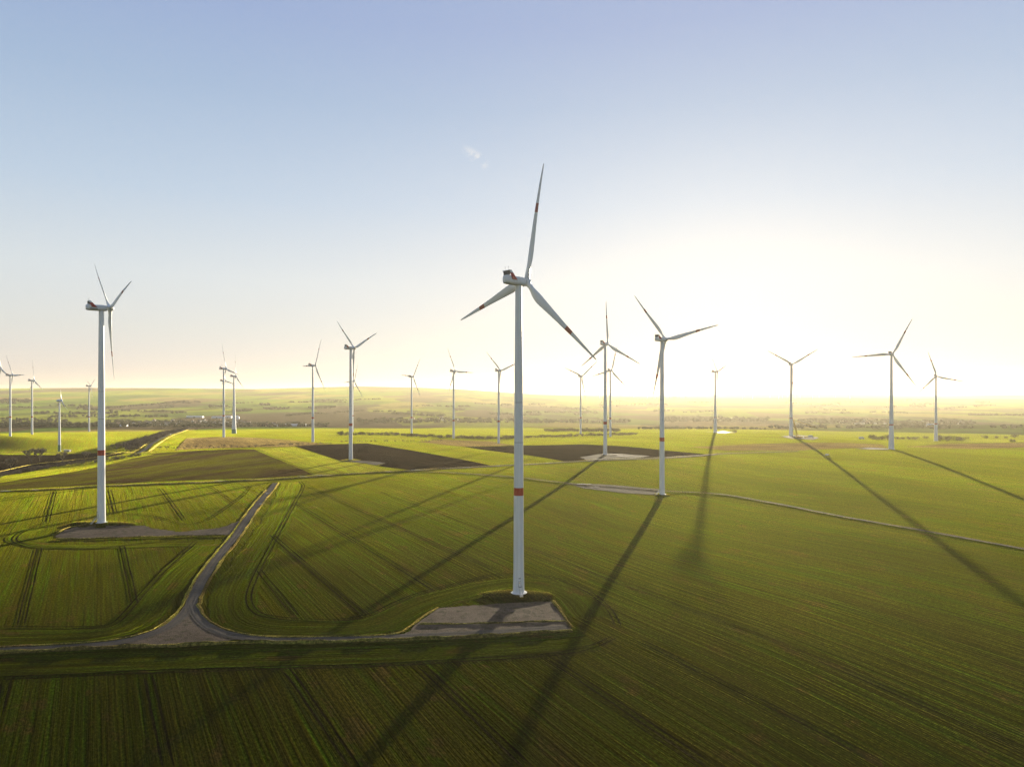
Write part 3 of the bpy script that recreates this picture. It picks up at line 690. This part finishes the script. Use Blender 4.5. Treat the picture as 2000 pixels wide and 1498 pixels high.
def lettering(parent, M_):
    cu = bpy.data.curves.new('t', 'FONT'); cu.body = 'Vestas'; cu.size = 1.55; cu.offset = .035; cu.extrude = .02; cu.align_x = 'LEFT'
    to = bpy.data.objects.new('t', cu); COL.objects.link(to)
    bpy.context.view_layer.update()
    me = bpy.data.meshes.new_from_object(to.evaluated_get(bpy.context.evaluated_depsgraph_get()))
    bpy.data.objects.remove(to); me.name = 'lettering'; me.materials.clear(); me.materials.append(M['dark'])
    o = link('lettering', me, parent)
    o.matrix_local = Matrix.Translation((1.985, -7.2, -1.25)) @ Matrix.Rotation(R(90), 4, 'Z') @ Matrix.Rotation(R(90), 4, 'X') @ Matrix.Diagonal((1.15, 1, 1, 1))

def turbine(key, label):
    px, by, hp, rr, phase, az, bf, kind, daz = T[key]
    x, y, z = TP[key]; z = hz(x, y); Hh = HUB[key]
    z = TP[key][2] if abs(z - TP[key][2]) < 1.2 else z
    z = hz(x, y)
    root = bpy.data.objects.new('wind_turbine', None); COL.objects.link(root); root.location = (x, y, z)
    root.empty_display_size = 5
    tag(root, label, 'wind turbine', 'wind turbines of the wind farm')
    top = Hh - 2.0; tr = tower_radius(kind); b = MB(); prof = []
    zs = [-1.5, 0, .25] + [top * t for t in (.04, .08, .13, .2, .26, .35, .5, .6, .7, .85, 1.0)]
    for zz in zs:
        prof.append((tr(max(0, zz) / top), zz))
    grn = kind in ('egg', 'wide')
    b.lathe(prof, 40, mif=(lambda j: 1 if grn and zs[j + 1] <= top * (.085 if kind == 'wide' else .14) else 0))
    for ft in (.49, .62) if kind == 'steel' else (.5,):       # bolted section joints
        r0 = tr(ft); b.lathe([(r0 - .02, top * ft - .12), (r0 + .05, top * ft - .1), (r0 + .05, top * ft + .1), (r0 - .02, top * ft + .12)], 40, 2, cap=False)
    tw = link('tower', b.me('tower', [M['white'], M['green'], M['grey']], True, 40), root)
    if bf:
        zb = top * bf; hb = 3.5 if kind == 'steel' else 2.6; b = MB(); b.lathe([(tr(zb / top) + .03, zb - hb / 2), (tr((zb + hb) / top) + .03, zb + hb / 2)], 40, cap=False)
        link('red_band', b.me('red_band', [M['red']], True), tw)
    near = hp > 200
    if near or kind != 'steel':
        b = MB(); r0 = tr(0); b.lathe([(r0 + 1.2, -1.2), (r0 + 1.2, .18), (r0 + 1.1, .25), (r0 + .02, .28)], 40, cap=False)
        link('foundation_ring', b.me('foundation_ring', [M['concrete']], True, 30), root)
    if near:
        dr = Matrix.Rotation(R(daz), 4, 'Z'); r0 = tr(.03)
        b = MB(); b.box((0, -r0 - .0, 4.6), (1.0, .3, 2.3), 0); b.box((0, -r0 - .06, 3.42), (1.15, .3, .08), 1); b.box((0, -r0 - .06, 5.78), (1.15, .3, .08), 1)
        b.box((-.55, -r0 - .06, 4.6), (.08, .3, 2.4), 1); b.box((.55, -r0 - .06, 4.6), (.08, .3, 2.4), 1); b.box((0, -r0 - .1, 5.1), (.35, .2, .4), 2); b.box((-.3, -r0 - .18, 4.5), (.06, .06, .3), 1)
        d = link('door', b.me('door', [M['white'], M['grey'], M['yellow']]), tw); d.matrix_local = dr
        b = MB(); b.box((0, -r0 - .75, 3.36), (1.3, 1.3, .1), 0)
        n_ = 14
        for i in range(n_):
            zz = 3.25 - (i + 1) * 3.2 / n_; b.box((0, -r0 - 1.5 - i * .22, zz), (1.1, .28, .06), 1)
        for s_ in (-.62, .62):
            b.tube((s_, -r0 - 1.3, 3.3), (s_, -r0 - 4.6, 0), .09, .09, 5, 1)
            b.tube((s_, -r0 - 1.3, 4.35), (s_, -r0 - 4.6, 1.05), .05, .05, 5, 0)
            for q in (0, .33, .66, 1): b.tube((s_, -r0 - 1.3 - 3.3 * q, 3.3 - 3.3 * q), (s_, -r0 - 1.3 - 3.3 * q, 4.35 - 3.3 * q), .04, .04, 5, 0)
        b.box((0, -r0 - 5.1, -.05), (1.5, 1.3, .3), 2)
        st_ = link('entrance_stairs', b.me('entrance_stairs', [M['grey'], M['concrete'], M['verge']]), root); st_.matrix_local = dr
        b = MB(); b.box((.0, -r0 - .0, 7.0), (1.0, .16, .35), 0)
        nm = link('number_plate', b.me('number_plate', [M['grey']]), tw); nm.matrix_local = dr
    Rz = Matrix.Rotation(-R(az), 4, 'Z'); NM = Matrix.Translation((0, 0, Hh)) @ Rz
    if kind == 'egg':
        na = link('nacelle', ME['egg'], root); na.matrix_local = NM; over = 3.4
    else:
        na = link('nacelle', ME['nacelle'], root); na.matrix_local = NM; over = 5.0
        c = link('cooler', ME['cooler'], na)
        link('side_fin', ME['finl'], na); link('side_fin', ME['finr'], na)
        if hp > 120:
            link('antenna_mast', ME['a1'], na); link('antenna_mast', ME['a2'], na)
        if key == 'B': lettering(na, None)
    tilt = Matrix.Rotation(R(5), 4, 'X')
    HM_ = NM @ Matrix.Translation((0, over, .25)) @ tilt
    hb_ = link('rotor_hub', ME['hub'], root); hb_.matrix_local = HM_ @ Matrix.Rotation(R(phase), 4, 'Y')
    sc = rr * Hh / 52.0
    for k in range(3):
        t = R(phase + 120 * k)
        bm_ = Matrix.Rotation(t, 4, 'Y') @ Matrix.Diagonal((min(1, sc * 1.05) * 1.0, 1, sc, 1))
        bl = link('blade', ME['blade'], root); bl.matrix_local = HM_ @ bm_
    return root

LBL = {
 'A': 'largest white wind turbine, standing beside the brown gravel pad in the middle of the foreground',
 'B': 'tall white wind turbine with dark lettering on its nacelle, beside the left gravel pad',
 'C': 'white wind turbine at the end of the gravel pad on the long diagonal track',
 'D': 'white wind turbine on a puddled gravel pad at the edge of the dark ploughed field',
 'E': 'white wind turbine at the near left corner of the dark ploughed field',
 'F': 'white wind turbine at the row of small fruit trees, one blade pointing almost straight left',
 'G': 'slim white wind turbine in front of another at the far edge of the brown field',
 'H': 'wind turbine on a broad cone shaped tower with a green foot',
 'I': 'far wind turbine almost hidden behind the slim tower at the brown field',
 'J': 'white wind turbine in the green field, leftmost whose whole tower is in view',
 'K': 'white wind turbine in the left green field, one blade pointing straight up',
 'L': 'short wind turbine with an egg shaped nacelle above the black soil field',
 'M': 'small far wind turbine just left of the tall lettered one, blades forming a letter Y',
 'N': 'wind turbine cut off by the left edge of the photo, only a blade visible',
 'O': 'small far wind turbine peeking out from behind the nearer tower at the ploughed field corner',
 'P': 'small far wind turbine left of the long hedge, blade pointing up and to the right',
 'Q': 'far wind turbine standing in the hedge, one blade pointing level to the right',
 'R': 'wind turbine on the light brown field just left of the largest turbine',
 'S': 'small far wind turbine behind the low hedge, two blades raised like a V',
 'T': 'far wind turbine directly right of and behind the one on the puddled pad',
 'U': 'far wind turbine right under the sun glow, shadow running towards the viewer',
 'V': 'wind turbine with the yellow crawler crane at its foot',
 'W': 'wide footed wind turbine on the right, one blade pointing level to the left',
 'X': 'wind turbine beside round bare bushes, rightmost of the wind farm',
}
for k in T: turbine(k, LBL[k])

# ---- far turbines on the horizon ridge
def far_turbine(phase, big=1.0):
    b = MB(); b.tube((0, 0, -2), (0, 0, 100), 2.6, 1.6, 6); b.box((0, -1, 101), (4, 9, 4))
    for k in range(3):
        t = R(phase + 120 * k); d = Vector((math.sin(t), 0, math.cos(t)))
        b.tube(Vector((0, 5, 101)) + d * 1, Vector((0, 5, 101)) + d * 15, 1.6, 1.8, 4); b.tube(Vector((0, 5, 101)) + d * 15, Vector((0, 5, 101)) + d * 46, 1.8, .5, 4)
    return b.me('distant_wind_turbine', [M['white']])
FT = [far_turbine(p) for p in (0, 25, 50, 80, 100)]
for i, (px, hgt) in enumerate([(1030, 12), (1096, 11), (1171, 13), (1238, 12), (1265, 10), (1311, 12), (1450, 13), (1453, 10), (1470, 13), (1480, 9), (1492, 9), (1504, 7), (1515, 9), (1521, 13), (1528, 14), (1553, 13), (1563, 14), (1587, 13), (1600, 7), (1623, 8), (1632, 14), (1660, 13)]):
    dd = 100 * F / hgt * 1.02; xx = (px - CX) / F * dd; top = 777 - 1.5
    o = link('distant_wind_turbine', FT[i % 5], None, (xx, dd, hz(xx, dd)))
    s_ = 1.0
    if hz(xx, dd) < CAMZ - (776 - HY) / F * dd - 25:
        dd = 10900; xx = (px - CX) / F * dd; s_ = hgt / 100 / F * dd; o.location = (xx, dd, hz(xx, dd))
    o.scale = (s_,) * 3; o.rotation_euler = (0, 0, -R(35 + 10 * math.sin(i * 2.3)))
    tag(o, 'tiny hazy wind turbine on the horizon ridge in the sun glow', 'wind turbine', 'tiny wind turbines along the horizon')

# ------------------------------------------------------------------ trees
def bare_tree(seed, height=9.0, spread=.42, twigs=520, trunkfrac=.25, pale=False):
    r_ = random.Random(seed); b = MB(); c = MB(); ends = []
    def grow(p, d, l, r, lv):
        q = p + d * l; b.tube(p, q, r, r * .65, 5)
        if lv == 0: ends.append((q, d)); return
        for k in range(r_.choice((2, 3))):
            nd = (d + Vector((r_.uniform(-1, 1), r_.uniform(-1, 1), r_.uniform(-.25, .55))) * .75).normalized()
            grow(q, nd, l * r_.uniform(.62, .85), r * .62, lv - 1)
        ends.append((q, d))
    up = Vector((0, 0, 1)); base = height * trunkfrac
    b.tube((0, 0, -.3), (0, 0, base), height * .022, height * .017, 7)
    for k in range(4):
        t = k * 1.6 + r_.random(); nd = (up + Vector((math.cos(t), math.sin(t), 0)) * spread * 1.8).normalized()
        grow(Vector((0, 0, base * .95)), nd, height * .23, height * .010, 3)
    for i in range(twigs):
        p, d = r_.choice(ends)
        nd = (d + Vector((r_.uniform(-1, 1), r_.uniform(-1, 1), r_.uniform(-.5, .8)))).normalized()
        l = height * r_.uniform(.06, .14); w_ = height * r_.uniform(.004, .010) * (1.7 if pale else 1)
        sdv = nd.cross(Vector((r_.uniform(-1, 1), r_.uniform(-1, 1), r_.uniform(-1, 1)))).normalized() * w_
        p = p + Vector((r_.uniform(-1, 1), r_.uniform(-1, 1), r_.uniform(-1, 1))) * height * .05
        c.add([p - sdv, p + sdv, p + nd * l + sdv * .3], [(0, 1, 2)])
        nd2 = (nd + Vector((r_.uniform(-1, 1), r_.uniform(-1, 1), r_.uniform(-.3, .8))) * .8).normalized()
        c.add([p + nd * l * .4 - sdv * .6, p + nd * l * .4 + sdv * .6, p + nd * l * .4 + nd2 * l * .8], [(0, 1, 2)])
    bm = M['palebark'] if pale else M['bark']; tm = M['palebark'] if pale else M['twig']
    return b.me('trunk', [bm]), c.me('crown', [tm])
def shrub(seed, height=4.0, wid=3.0, mat='twig', nleaf=420):
    r_ = random.Random(seed); b = MB(); c = MB()
    lobes = [(Vector((r_.uniform(-.5, .5) * wid, r_.uniform(-.5, .5) * wid, height * r_.uniform(.3, .6))), r_.uniform(.3, .5)) for _ in range(6)]
    for p, s in lobes: b.tube((p.x * .2, p.y * .2, -.2), p, .12, .05, 5)
    for i in range(nleaf):
        p, s = r_.choice(lobes); d = Vector((r_.gauss(0, 1), r_.gauss(0, 1), r_.gauss(0, 1))).normalized()
        q = p + Vector((d.x * wid, d.y * wid, d.z * height)) * s * r_.uniform(.5, 1.0)
        if q.z < 0: q.z = abs(q.z)
        a = Vector((r_.uniform(-1, 1), r_.uniform(-1, 1), r_.uniform(-1, 1))).normalized() * height * r_.uniform(.03, .075)
        e = a.cross(Vector((r_.uniform(-1, 1), r_.uniform(-1, 1), r_.uniform(-1, 1)))).normalized() * height * r_.uniform(.02, .045)
        c.add([q - a, q + e, q + a, q - e], [(0, 1, 2, 3)])
    return b.me('trunk', [M['bark']]), c.me('crown', [M[mat]])
TR = {'fruit': [bare_tree(s, 6, .7, 520, .22) for s in (1, 2, 3)], 'tall': [bare_tree(s, 14, .38, 800, .2, True) for s in (4, 5)],
      'round': [shrub(s, 7, 8, 'twig', 700) for s in (6, 7)], 'bush': [shrub(s, 4, 4.2, 'twig', 260) for s in (8, 9, 10)], 'dark': [shrub(s, 5, 4.5, 'evergreen', 420) for s in (12, 13)]}
def plant(kind, px, py, h, label, cat, group, name, dmin=120, wscale=1.0, xy=None):
    c = gp([(px, py)], dmin)[0] if xy is None else xy
    tm, cm = random.choice(TR[kind]); base = {'fruit': 6, 'tall': 14, 'round': 7, 'bush': 4, 'dark': 5}[kind]
    e = bpy.data.objects.new(name, None); COL.objects.link(e); e.location = (c[0], c[1], hz(c[0], c[1])); s = h / base
    e.scale = (s * wscale, s * wscale, s); e.rotation_euler = (0, 0, random.uniform(0, 6.28)); e.empty_display_size = 1
    link('trunk', tm, e); link('crown', cm, e); tag(e, label, cat, group); return e
for i in range(17):
    x = 312 + i * 11.6 + random.uniform(-3, 3); plant('fruit', x, 879.0 - (x - 312) * .022 + random.uniform(-.4, .4), random.uniform(4.5, 8.5), 'small bare fruit tree in the row below the left brown field', 'tree', 'bare fruit trees in a row below the brown field', 'fruit_tree')
for i in range(21):
    x = 508 + i * 7.0 + random.uniform(-2.5, 2.5)
    if abs(x - 611) < 5: continue
    plant('fruit', x, 873.5 - (x - 508) * .03, random.uniform(4.5, 7.5), 'small bare fruit tree in the row around the turbine left of the ploughed field', 'tree', 'bare fruit trees in a row left of the ploughed field', 'fruit_tree')
for x in (668, 676, 692, 700, 707, 716, 724, 734, 752, 757, 772, 788, 795, 802, 808, 824, 831, 838, 846, 853, 861):
    plant('fruit', x, 865.5 - (x - 660) * .015, random.uniform(4, 6.5), 'tiny bare tree in the row along the far edge of the narrow green field', 'tree', 'tiny bare trees along the narrow green field', 'fruit_tree')
for j in range(120):
    x = 662 + j * 2.95 + random.uniform(-2, 2)
    if 880 < x < 892: continue
    yb = np.interp(x, [660, 760, 860, 940, 1000, 1020], [849.5, 849.5, 855, 857, 856, 854])
    plant(random.choice(['bush', 'bush', 'round', 'dark'] if x < 790 else ['bush', 'round']), x, yb + random.uniform(-1.5, 1.0), random.uniform(4.5, 9), 'bare hedge bush in the long brown hedge left of the largest turbine', 'bush', 'bushes of the long brown hedge', 'hedge_bush')
plant('dark', 668, 849.5, 12, 'round dark green bush at the left end of the long hedge', 'bush', None, 'evergreen_bush')
for j in range(72):
    x = 1028 + j * 3.0 + random.uniform(-2, 2); yb = np.interp(x, [1028, 1130, 1200, 1240], [855, 851.5, 850, 849])
    if abs(x - 1134) < 2.5 or abs(x - 1192) < 2.5 or abs(x - 1182) < 4: continue
    plant(random.choice(['bush', 'round']), x, yb + random.uniform(-1, 1), random.uniform(4, 7.5), 'bare hedge bush in the low hedge right of the largest turbine', 'bush', 'bushes of the low hedge behind the ploughed field', 'hedge_bush')
for j in range(42):
    x = 1068 + j * 3.4 + random.uniform(-2, 2)
    if abs(x - 1134) < 3: continue
    plant('round', x, 842.5 + random.uniform(-1, 1), random.uniform(8, 12), 'bush of the far tree belt behind the low hedge', 'bush', 'bushes of the far tree belt', 'hedge_bush')
# tree belt beside the far road
for j in range(130):
    t = (j / 129) ** .8; x = np.interp(t, [0, .3, .7, 1], [250, 282, 322, 366]) + random.uniform(-6, 6) * (1 - t * .6)
    y = np.interp(t, [0, .3, .7, 1], [880, 866, 849, 838]) + random.uniform(-3, 3) * (1 - t * .7)
    plant('round' if random.random() < .75 else 'fruit', x, y, random.uniform(.8, 1.15) * (16 - 7 * t), 'bare brown tree in the dense belt beside the far road', 'tree', 'trees of the belt beside the far road', 'roadside_tree')
for (x, y, h, l) in [(61, 903, 19, 'pale bare tree left of its twin in front of the black soil field'), (77, 901, 20, 'tallest pale bare tree in front of the black soil field'), (122, 902, 14, 'slim pale bare tree below the egg shaped turbine'),
                     (21, 917, 14, 'bushy pale bare tree at the left edge in the gully'), (227, 884, 15, 'fan shaped pale bare tree just right of the lettered turbine tower'), (165, 894, 9, 'thin bare tree, left one of two beside the lettered turbine tower'), (171, 894, 9, 'thin bare tree, right one of two beside the lettered turbine tower'), (263, 887, 12, 'bare tree at the foot of the far road belt')]:
    plant('tall', x, y, h * 1.3, l, 'tree', None, 'bare_tree')
for j in range(78):
    x = -5 + j * 3.6 + random.uniform(-3, 3); y = np.interp(x, [0, 100, 190, 290], [931, 912, 902, 888]) + random.uniform(-2.5, 2)
    plant(random.choice(['bush', 'round']), x, y, random.uniform(3, 6.5), 'low brown bush along the gully track on the left', 'bush', 'bushes along the gully track', 'gully_bush')
for (x, y, h, l) in [(1705, 858, 11, 'dark round bush at the left end of the right hand thicket'), (1712, 859, 8, 'low bush second from the left in the right hand thicket'), (1721, 859, 9, 'bush in the thicket left of the wide foot turbine'), (1733, 859, 13, 'taller bush right at the wide foot turbine tower'), (1752, 858, 8, 'low bush just right of the wide foot turbine'),
                     (1763, 858, 7, 'small bush second right of the wide foot turbine'), (1777, 858.5, 9, 'left bush of the pair between the two right turbines'), (1788, 858.5, 9, 'right bush of the pair between the two right turbines'), (1808, 857, 8, 'bush just left of the rightmost turbine'), (1838, 861, 15, 'large round bush just right of the rightmost turbine'), (1849, 861, 13, 'second large round bush right of the rightmost turbine'),
                     (1867, 861, 14, 'third large round bush right of the rightmost turbine'), (1879, 861, 12, 'fourth round bush right of the rightmost turbine'), (1925, 856, 9, 'bush on the field edge left of the last dark one'), (1945, 856, 7, 'low bush on the far right field edge'), (1983, 855, 11, 'dark bush near the right edge of the photo'), (1977, 864, 8, 'low bush on the brown field near the right edge'), (1964, 856, 6, 'tiny bush on the far right field edge'), (1434, 845, 9, 'single bush right of the turbine under the sun')]:
    plant('round', x, y, h, l, 'bush', None, 'round_bush')
plant('fruit', 384, 842, 11, 'lone bare tree in the green field right of the far road', 'tree', None, 'lone_tree')

# ---- far scrub, woods and villages in the valley
def woods(spec, name, label):
    V = []; Fc = []
    ico = bmesh.new(); bmesh.ops.create_icosphere(ico, subdivisions=1, radius=1); iv = [v.co.copy() for v in ico.verts]; ifc = [[v.index for v in f.verts] for f in ico.faces]; ico.free()
    uvs = []
    for (x0, x1, y0, y1, cnt, h0) in spec:
        for _ in range(cnt):
            px = random.uniform(x0, x1); py = random.uniform(y0, y1)
            c = gp([(px, py)], 2300)[0]; z = hz(c[0], c[1]); h = h0 * random.uniform(.6, 1.3)
            s = Vector((h * random.uniform(.5, 1.1), h * random.uniform(.5, 1.1), h * .55)); bI = len(V)
            for v in iv:
                q = 1 + random.uniform(-.3, .3); V.append((c[0] + v.x * s.x * q, c[1] + v.y * s.y * q, z + h * .42 + v.z * s.z * q)); uvs.append((V[-1][0], V[-1][1]))
            Fc += [[bI + i for i in f] for f in ifc]
    o = link(name, mesh(name, V, Fc, [M['wood']], uv=uvs)); tag(o, label, 'woodland', None, 'stuff')
woods([(0, 190, 829, 834, 220, 14), (190, 480, 824, 834, 420, 12), (0, 130, 818, 826, 60, 12), (480, 640, 827, 834, 120, 12), (60, 230, 806, 809, 60, 13), (0, 60, 781, 787, 60, 18), (100, 330, 812, 815, 70, 12)], 'valley_woodland', 'scrub and garden trees around the left valley villages')
woods([(700, 1000, 819, 826, 170, 13), (1000, 1230, 821, 826, 110, 14), (1300, 1500, 817, 824, 200, 16), (1560, 1740, 820, 828, 200, 14), (1500, 2000, 833, 837, 120, 10), (1240, 1500, 838, 840, 70, 8), (1740, 1900, 824, 829, 100, 14)], 'valley_woodland', 'scrub and tree belts on the valley floor under the sun')
segs = []
for _ in range(46):
    x0 = random.uniform(-20, 1950); y0 = random.uniform(783, 812); ln_ = random.uniform(40, 190) * (1 if random.random() < .6 else .4); tl = random.choice([0, 0, .02, -.03, .06, -.08])
    n_ = max(1, int(ln_ / 7)); hh_ = random.uniform(9, 15)
    for q in range(n_):
        xa = x0 + ln_ * q / n_; ya = y0 + tl * ln_ * q / n_
        if random.random() < .88: segs.append((xa, xa + 7, ya - .25, ya + .25, random.randint(2, 5), hh_))
for _ in range(16):
    xa = random.uniform(0, 1950); ya = random.uniform(784, 806); segs.append((xa, xa + random.uniform(15, 60), ya - 1.4, ya + 1.4, 34, 14))
woods(segs, 'valley_woodland', 'dark hedge lines and copses on the far valley slopes')
def house_me(l, wd, h, rh, roofm, wallm):
    b = MB(); b.box((0, 0, h / 2), (l, wd, h), 0)
    x = l / 2 + .3; yv = wd / 2 + .4
    b.add([(-x, -yv, h - .2), (x, -yv, h - .2), (x, 0, h + rh), (-x, 0, h + rh), (-x, yv, h - .2), (x, yv, h - .2)], [(0, 1, 2, 3), (3, 2, 5, 4), (0, 3, 4), (1, 5, 2), (0, 4, 5, 1)], 1)
    for i in range(3): b.box((-l / 3 + i * l / 3, -wd / 2 - .03, h * .55), (1.2, .1, 1.4), 2)
    b.box((l * .2, wd * .12, h + rh * .8), (.7, .7, 1.8), 0)
    return b.me('house', [wallm, roofm, M['glass']])
HS = [house_me(12, 9, 6, 4, M['roof'], M['wall']), house_me(16, 10, 5, 4, M['roof'], M['wall']), house_me(10, 9, 7, 3.5, M['dark'], M['wall'])]
def village(spec, label, group):
    for (x0, x1, y0, y1, cnt) in spec:
        for _ in range(cnt):
            c = gp([(random.uniform(x0, x1), random.uniform(y0, y1))], 2300)[0]
            o = link('village_house', random.choice(HS), None, (c[0], c[1], hz(c[0], c[1]) - .5)); o.rotation_euler = (0, 0, random.uniform(0, 3.1)); s = random.uniform(.9, 1.5); o.scale = (s, s, s)
            tag(o, label, 'house', group)
village([(270, 490, 823, 832, 70), (190, 270, 829, 833, 12), (490, 560, 829, 833, 8)], 'tiny pale house of the village behind the far road', 'houses of the left village')
village([(800, 900, 816, 822, 12)], 'tiny hazy house of the hamlet behind the hedge', 'houses of the middle hamlet')
village([(1640, 1740, 822, 829, 26), (1800, 1880, 824, 829, 8)], 'tiny hazy house of the village right of the crane', 'houses of the right village')
def hall(px, py, l, wd, h, lab, rot=0, dmin=2300):
    c = gp([(px, py)], dmin)[0]; b = MB(); b.box((0, 0, h / 2), (l, wd, h), 0)
    x = l / 2 + .5; yv = wd / 2 + .5; b.add([(-x, -yv, h), (x, -yv, h), (x, 0, h * 1.3), (-x, 0, h * 1.3), (-x, yv, h), (x, yv, h)], [(0, 1, 2, 3), (3, 2, 5, 4), (0, 3, 4), (1, 5, 2), (0, 4, 5, 1)], 0)
    b.box((0, -wd / 2 - .1, h * .35), (l * .12, .4, h * .6), 1)
    o = link('storage_hall', b.me('storage_hall', [M['shed'], M['dark']]), None, (c[0], c[1], hz(c[0], c[1]))); o.rotation_euler = (0, 0, rot); tag(o, lab, 'hall')
hall(381, 816, 95, 25, 9, 'long pale hall left of the slim turbine at the village edge'); hall(425, 817, 60, 25, 9, 'pale hall just left of the slim turbine tower'); hall(446, 816.5, 40, 22, 10, 'pale hall between the two close turbines')
hall(242, 833, 26, 12, 6, 'small pale hall at the near edge of the left village'); hall(570, 832.5, 110, 25, 7, 'long low pale hall right of the left village'); hall(1821, 833, 40, 15, 8, 'pale hall left of the rightmost turbine')
b = MB(); b.lathe([(13, 0), (13, 10), (11.5, 15), (8, 19), (3, 21), (.2, 21.5)], 24); c = gp([(463, 819)], 2300)[0]
tag(link('storage_tank', b.me('storage_tank', [M['shed']], True, 40), None, (c[0], c[1], hz(*c))), 'round domed white storage tank at the village', 'tank')

# ---- shed by the egg-shaped turbine
c = gp([(131, 882.5)])[0]
e = bpy.data.objects.new('field_shed', None); COL.objects.link(e); e.location = (c[0], c[1], hz(*c)); tag(e, 'small pale shed with a flat overhanging roof beside the egg shaped turbine', 'shed')
b = MB(); b.box((3, 0, 1.9), (6, 5, 3.8)); b.box((-3.5, 1, 1.5), (5, 3, 3)); link('wall', b.me('wall', [M['wall']]), e)
b = MB(); b.box((-.6, 0, 4.0), (14, 6.4, .35), rot=Matrix.Rotation(R(3), 3, 'Y')); link('roof', b.me('roof', [M['shed']]), e)
b = MB(); b.box((3, -2.55, 1.1), (1.2, .12, 2.2)); link('door', b.me('door', [M['dark']]), e)

# ---- vehicles
def van(px, py, label, rot, name='parked_van', s=1.0, tall=True, cat='van', body='shed'):
    c = gp([(px, py)])[0]
    e = bpy.data.objects.new(name, None); COL.objects.link(e); e.location = (c[0], c[1], hz(*c) + off(c[1], 3)); e.rotation_euler = (0, 0, rot); e.scale = (s, s, s); tag(e, label, cat)
    h = 2.4 if tall else 1.45
    pr = [(-2.7, .45), (-2.7, h), (-2.5, h + .15), (1.3 if tall else .3, h + .15), (1.9, h * .6), (2.7, h * .48), (2.75, .45)]
    b = MB(); nP = len(pr); vs = [(x, -1, z) for x, z in pr] + [(x, 1, z) for x, z in pr]
    b.add(vs, [tuple(range(nP)), tuple(range(nP, 2 * nP))[::-1]] + [(i, nP + i, nP + (i + 1) % nP, (i + 1) % nP) for i in range(nP)]); link('body', b.me('body', [M[body]]), e)
    b = MB(); b.add([(1.38 if tall else .38, -.9, h + .08), (1.38 if tall else .38, .9, h + .08), (1.93, .9, h * .64), (1.93, -.9, h * .64)], [(0, 1, 2, 3)]); link('windscreen', b.me('windscreen', [M['glass']]), e)
    for x in (-1.8, 1.8):
        for yv in (-.95, .95):
            b = MB(); b.tube((x, yv - .12, .36), (x, yv + .12, .36), .36, .36, 12); link('wheel', b.me('wheel', [M['rubber']]), e)
van(1616, 891, 'white van parked alone in the green field right of the sun', 0.3)
van(333, 850, 'pale car driving on the far road beside the tree belt', 1.9, 'driving_car', 1.1, False, 'car')
van(1584, 855, 'white lorry beside the yellow crane', 0.1, 'parked_lorry', 1.6, True, 'lorry'); van(1683, 858.5, 'white lorry at the left end of the right hand thicket', 0.0, 'parked_lorry', 1.8, True, 'lorry')
van(1575, 855.5, 'yellow site vehicle between the crane and the white lorry', 0.0, 'site_vehicle', 1.5, False, 'vehicle', 'yellow')

# ---- crawler crane
c = gp([(1559, 856)])[0]; u = c[1] / F
e = bpy.data.objects.new('crawler_crane', None); COL.objects.link(e); e.location = (c[0], c[1], hz(*c)); tag(e, 'yellow crawler crane leaning its lattice boom towards the wind turbine', 'crane')
b = MB()
for s_ in (-3, 3): b.box((0, s_, .8), (9, 1.2, 1.6))
link('crawler_tracks', b.me('crawler_tracks', [M['dark']]), e)
b = MB(); b.box((1, 0, 2.9), (9, 3.2, 2.4)); b.box((6.4, 0, 2.8), (2, 5, 2.6)); b.box((-3, -2.2, 3.0), (2, 1.2, 2.2)); link('superstructure', b.me('superstructure', [M['yellow']]), e)
def lattice(a, b_, wd, nm, n_=16, th=.22):
    a = Vector(a); b_ = Vector(b_); d = b_ - a; q = d.to_track_quat('Z', 'Y'); m = MB()
    cor = [q @ Vector((sx * wd / 2, sy * wd / 2, 0)) for sx, sy in ((-1, -1), (1, -1), (1, 1), (-1, 1))]
    for cc in cor: m.tube(a + cc, b_ + cc * .4, th, th * .7, 4)
    for i in range(n_):
        t0 = i / n_; t1 = (i + 1) / n_
        for k in range(4):
            m.tube(a + d * t0 + cor[k] * (1 - .6 * t0), a + d * t1 + cor[(k + 1) % 4] * (1 - .6 * t1), th * .6, th * .6, 4)
    link(nm, m.me(nm, [M['yellow']]), e)
lattice((-1, 0, 3), (-(1559 - 1549.6) * u, 0, 36 * u), 2.4, 'boom')
lattice((-(1559 - 1549.6) * u, 0, 36 * u), (35 * u, 0, 21 * u), 1.1, 'jib', 14, .16)
lattice((-4, 0, 3), (-(1559 - 1548) * u, 0, 14 * u), 1.0, 'mast', 8, .16)
b = MB(); b.tube((-(1559 - 1548) * u, 0, 14 * u), (6, 0, 3.6), .1, .1, 4); b.tube((-(1559 - 1549.6) * u, 0, 36 * u), (-(1559 - 1548) * u, 0, 14 * u), .1, .1, 4); link('pendant_cables', b.me('pendant_cables', [M['dark']]), e)

# ------------------------------------------------------------------ haze
def haze():
    me = bpy.data.meshes.new('haze'); b = MB()
    b.box((0, 7500, 10), (42000, 32000, 1)); 
    z0, z1 = -420, 330; b = MB(); b.box((0, 0, (z0 + z1) / 2), (50000, 50000, z1 - z0))
    m, nt, N, L = newmat('haze_air'); out = N.new('ShaderNodeOutputMaterial'); v = N.new('ShaderNodeVolumePrincipled')
    v.inputs['Color'].default_value = (0.97, 0.90, 0.72, 1); v.inputs['Density'].default_value = 3.0e-5
    v.inputs['Anisotropy'].default_value = 0.5
    L.new(v.outputs[0], out.inputs['Volume'])
    o = link('haze', b.me('haze', [m])); tag(o, 'thin golden haze lying over the fields and valley', 'haze', None, 'stuff')
haze()
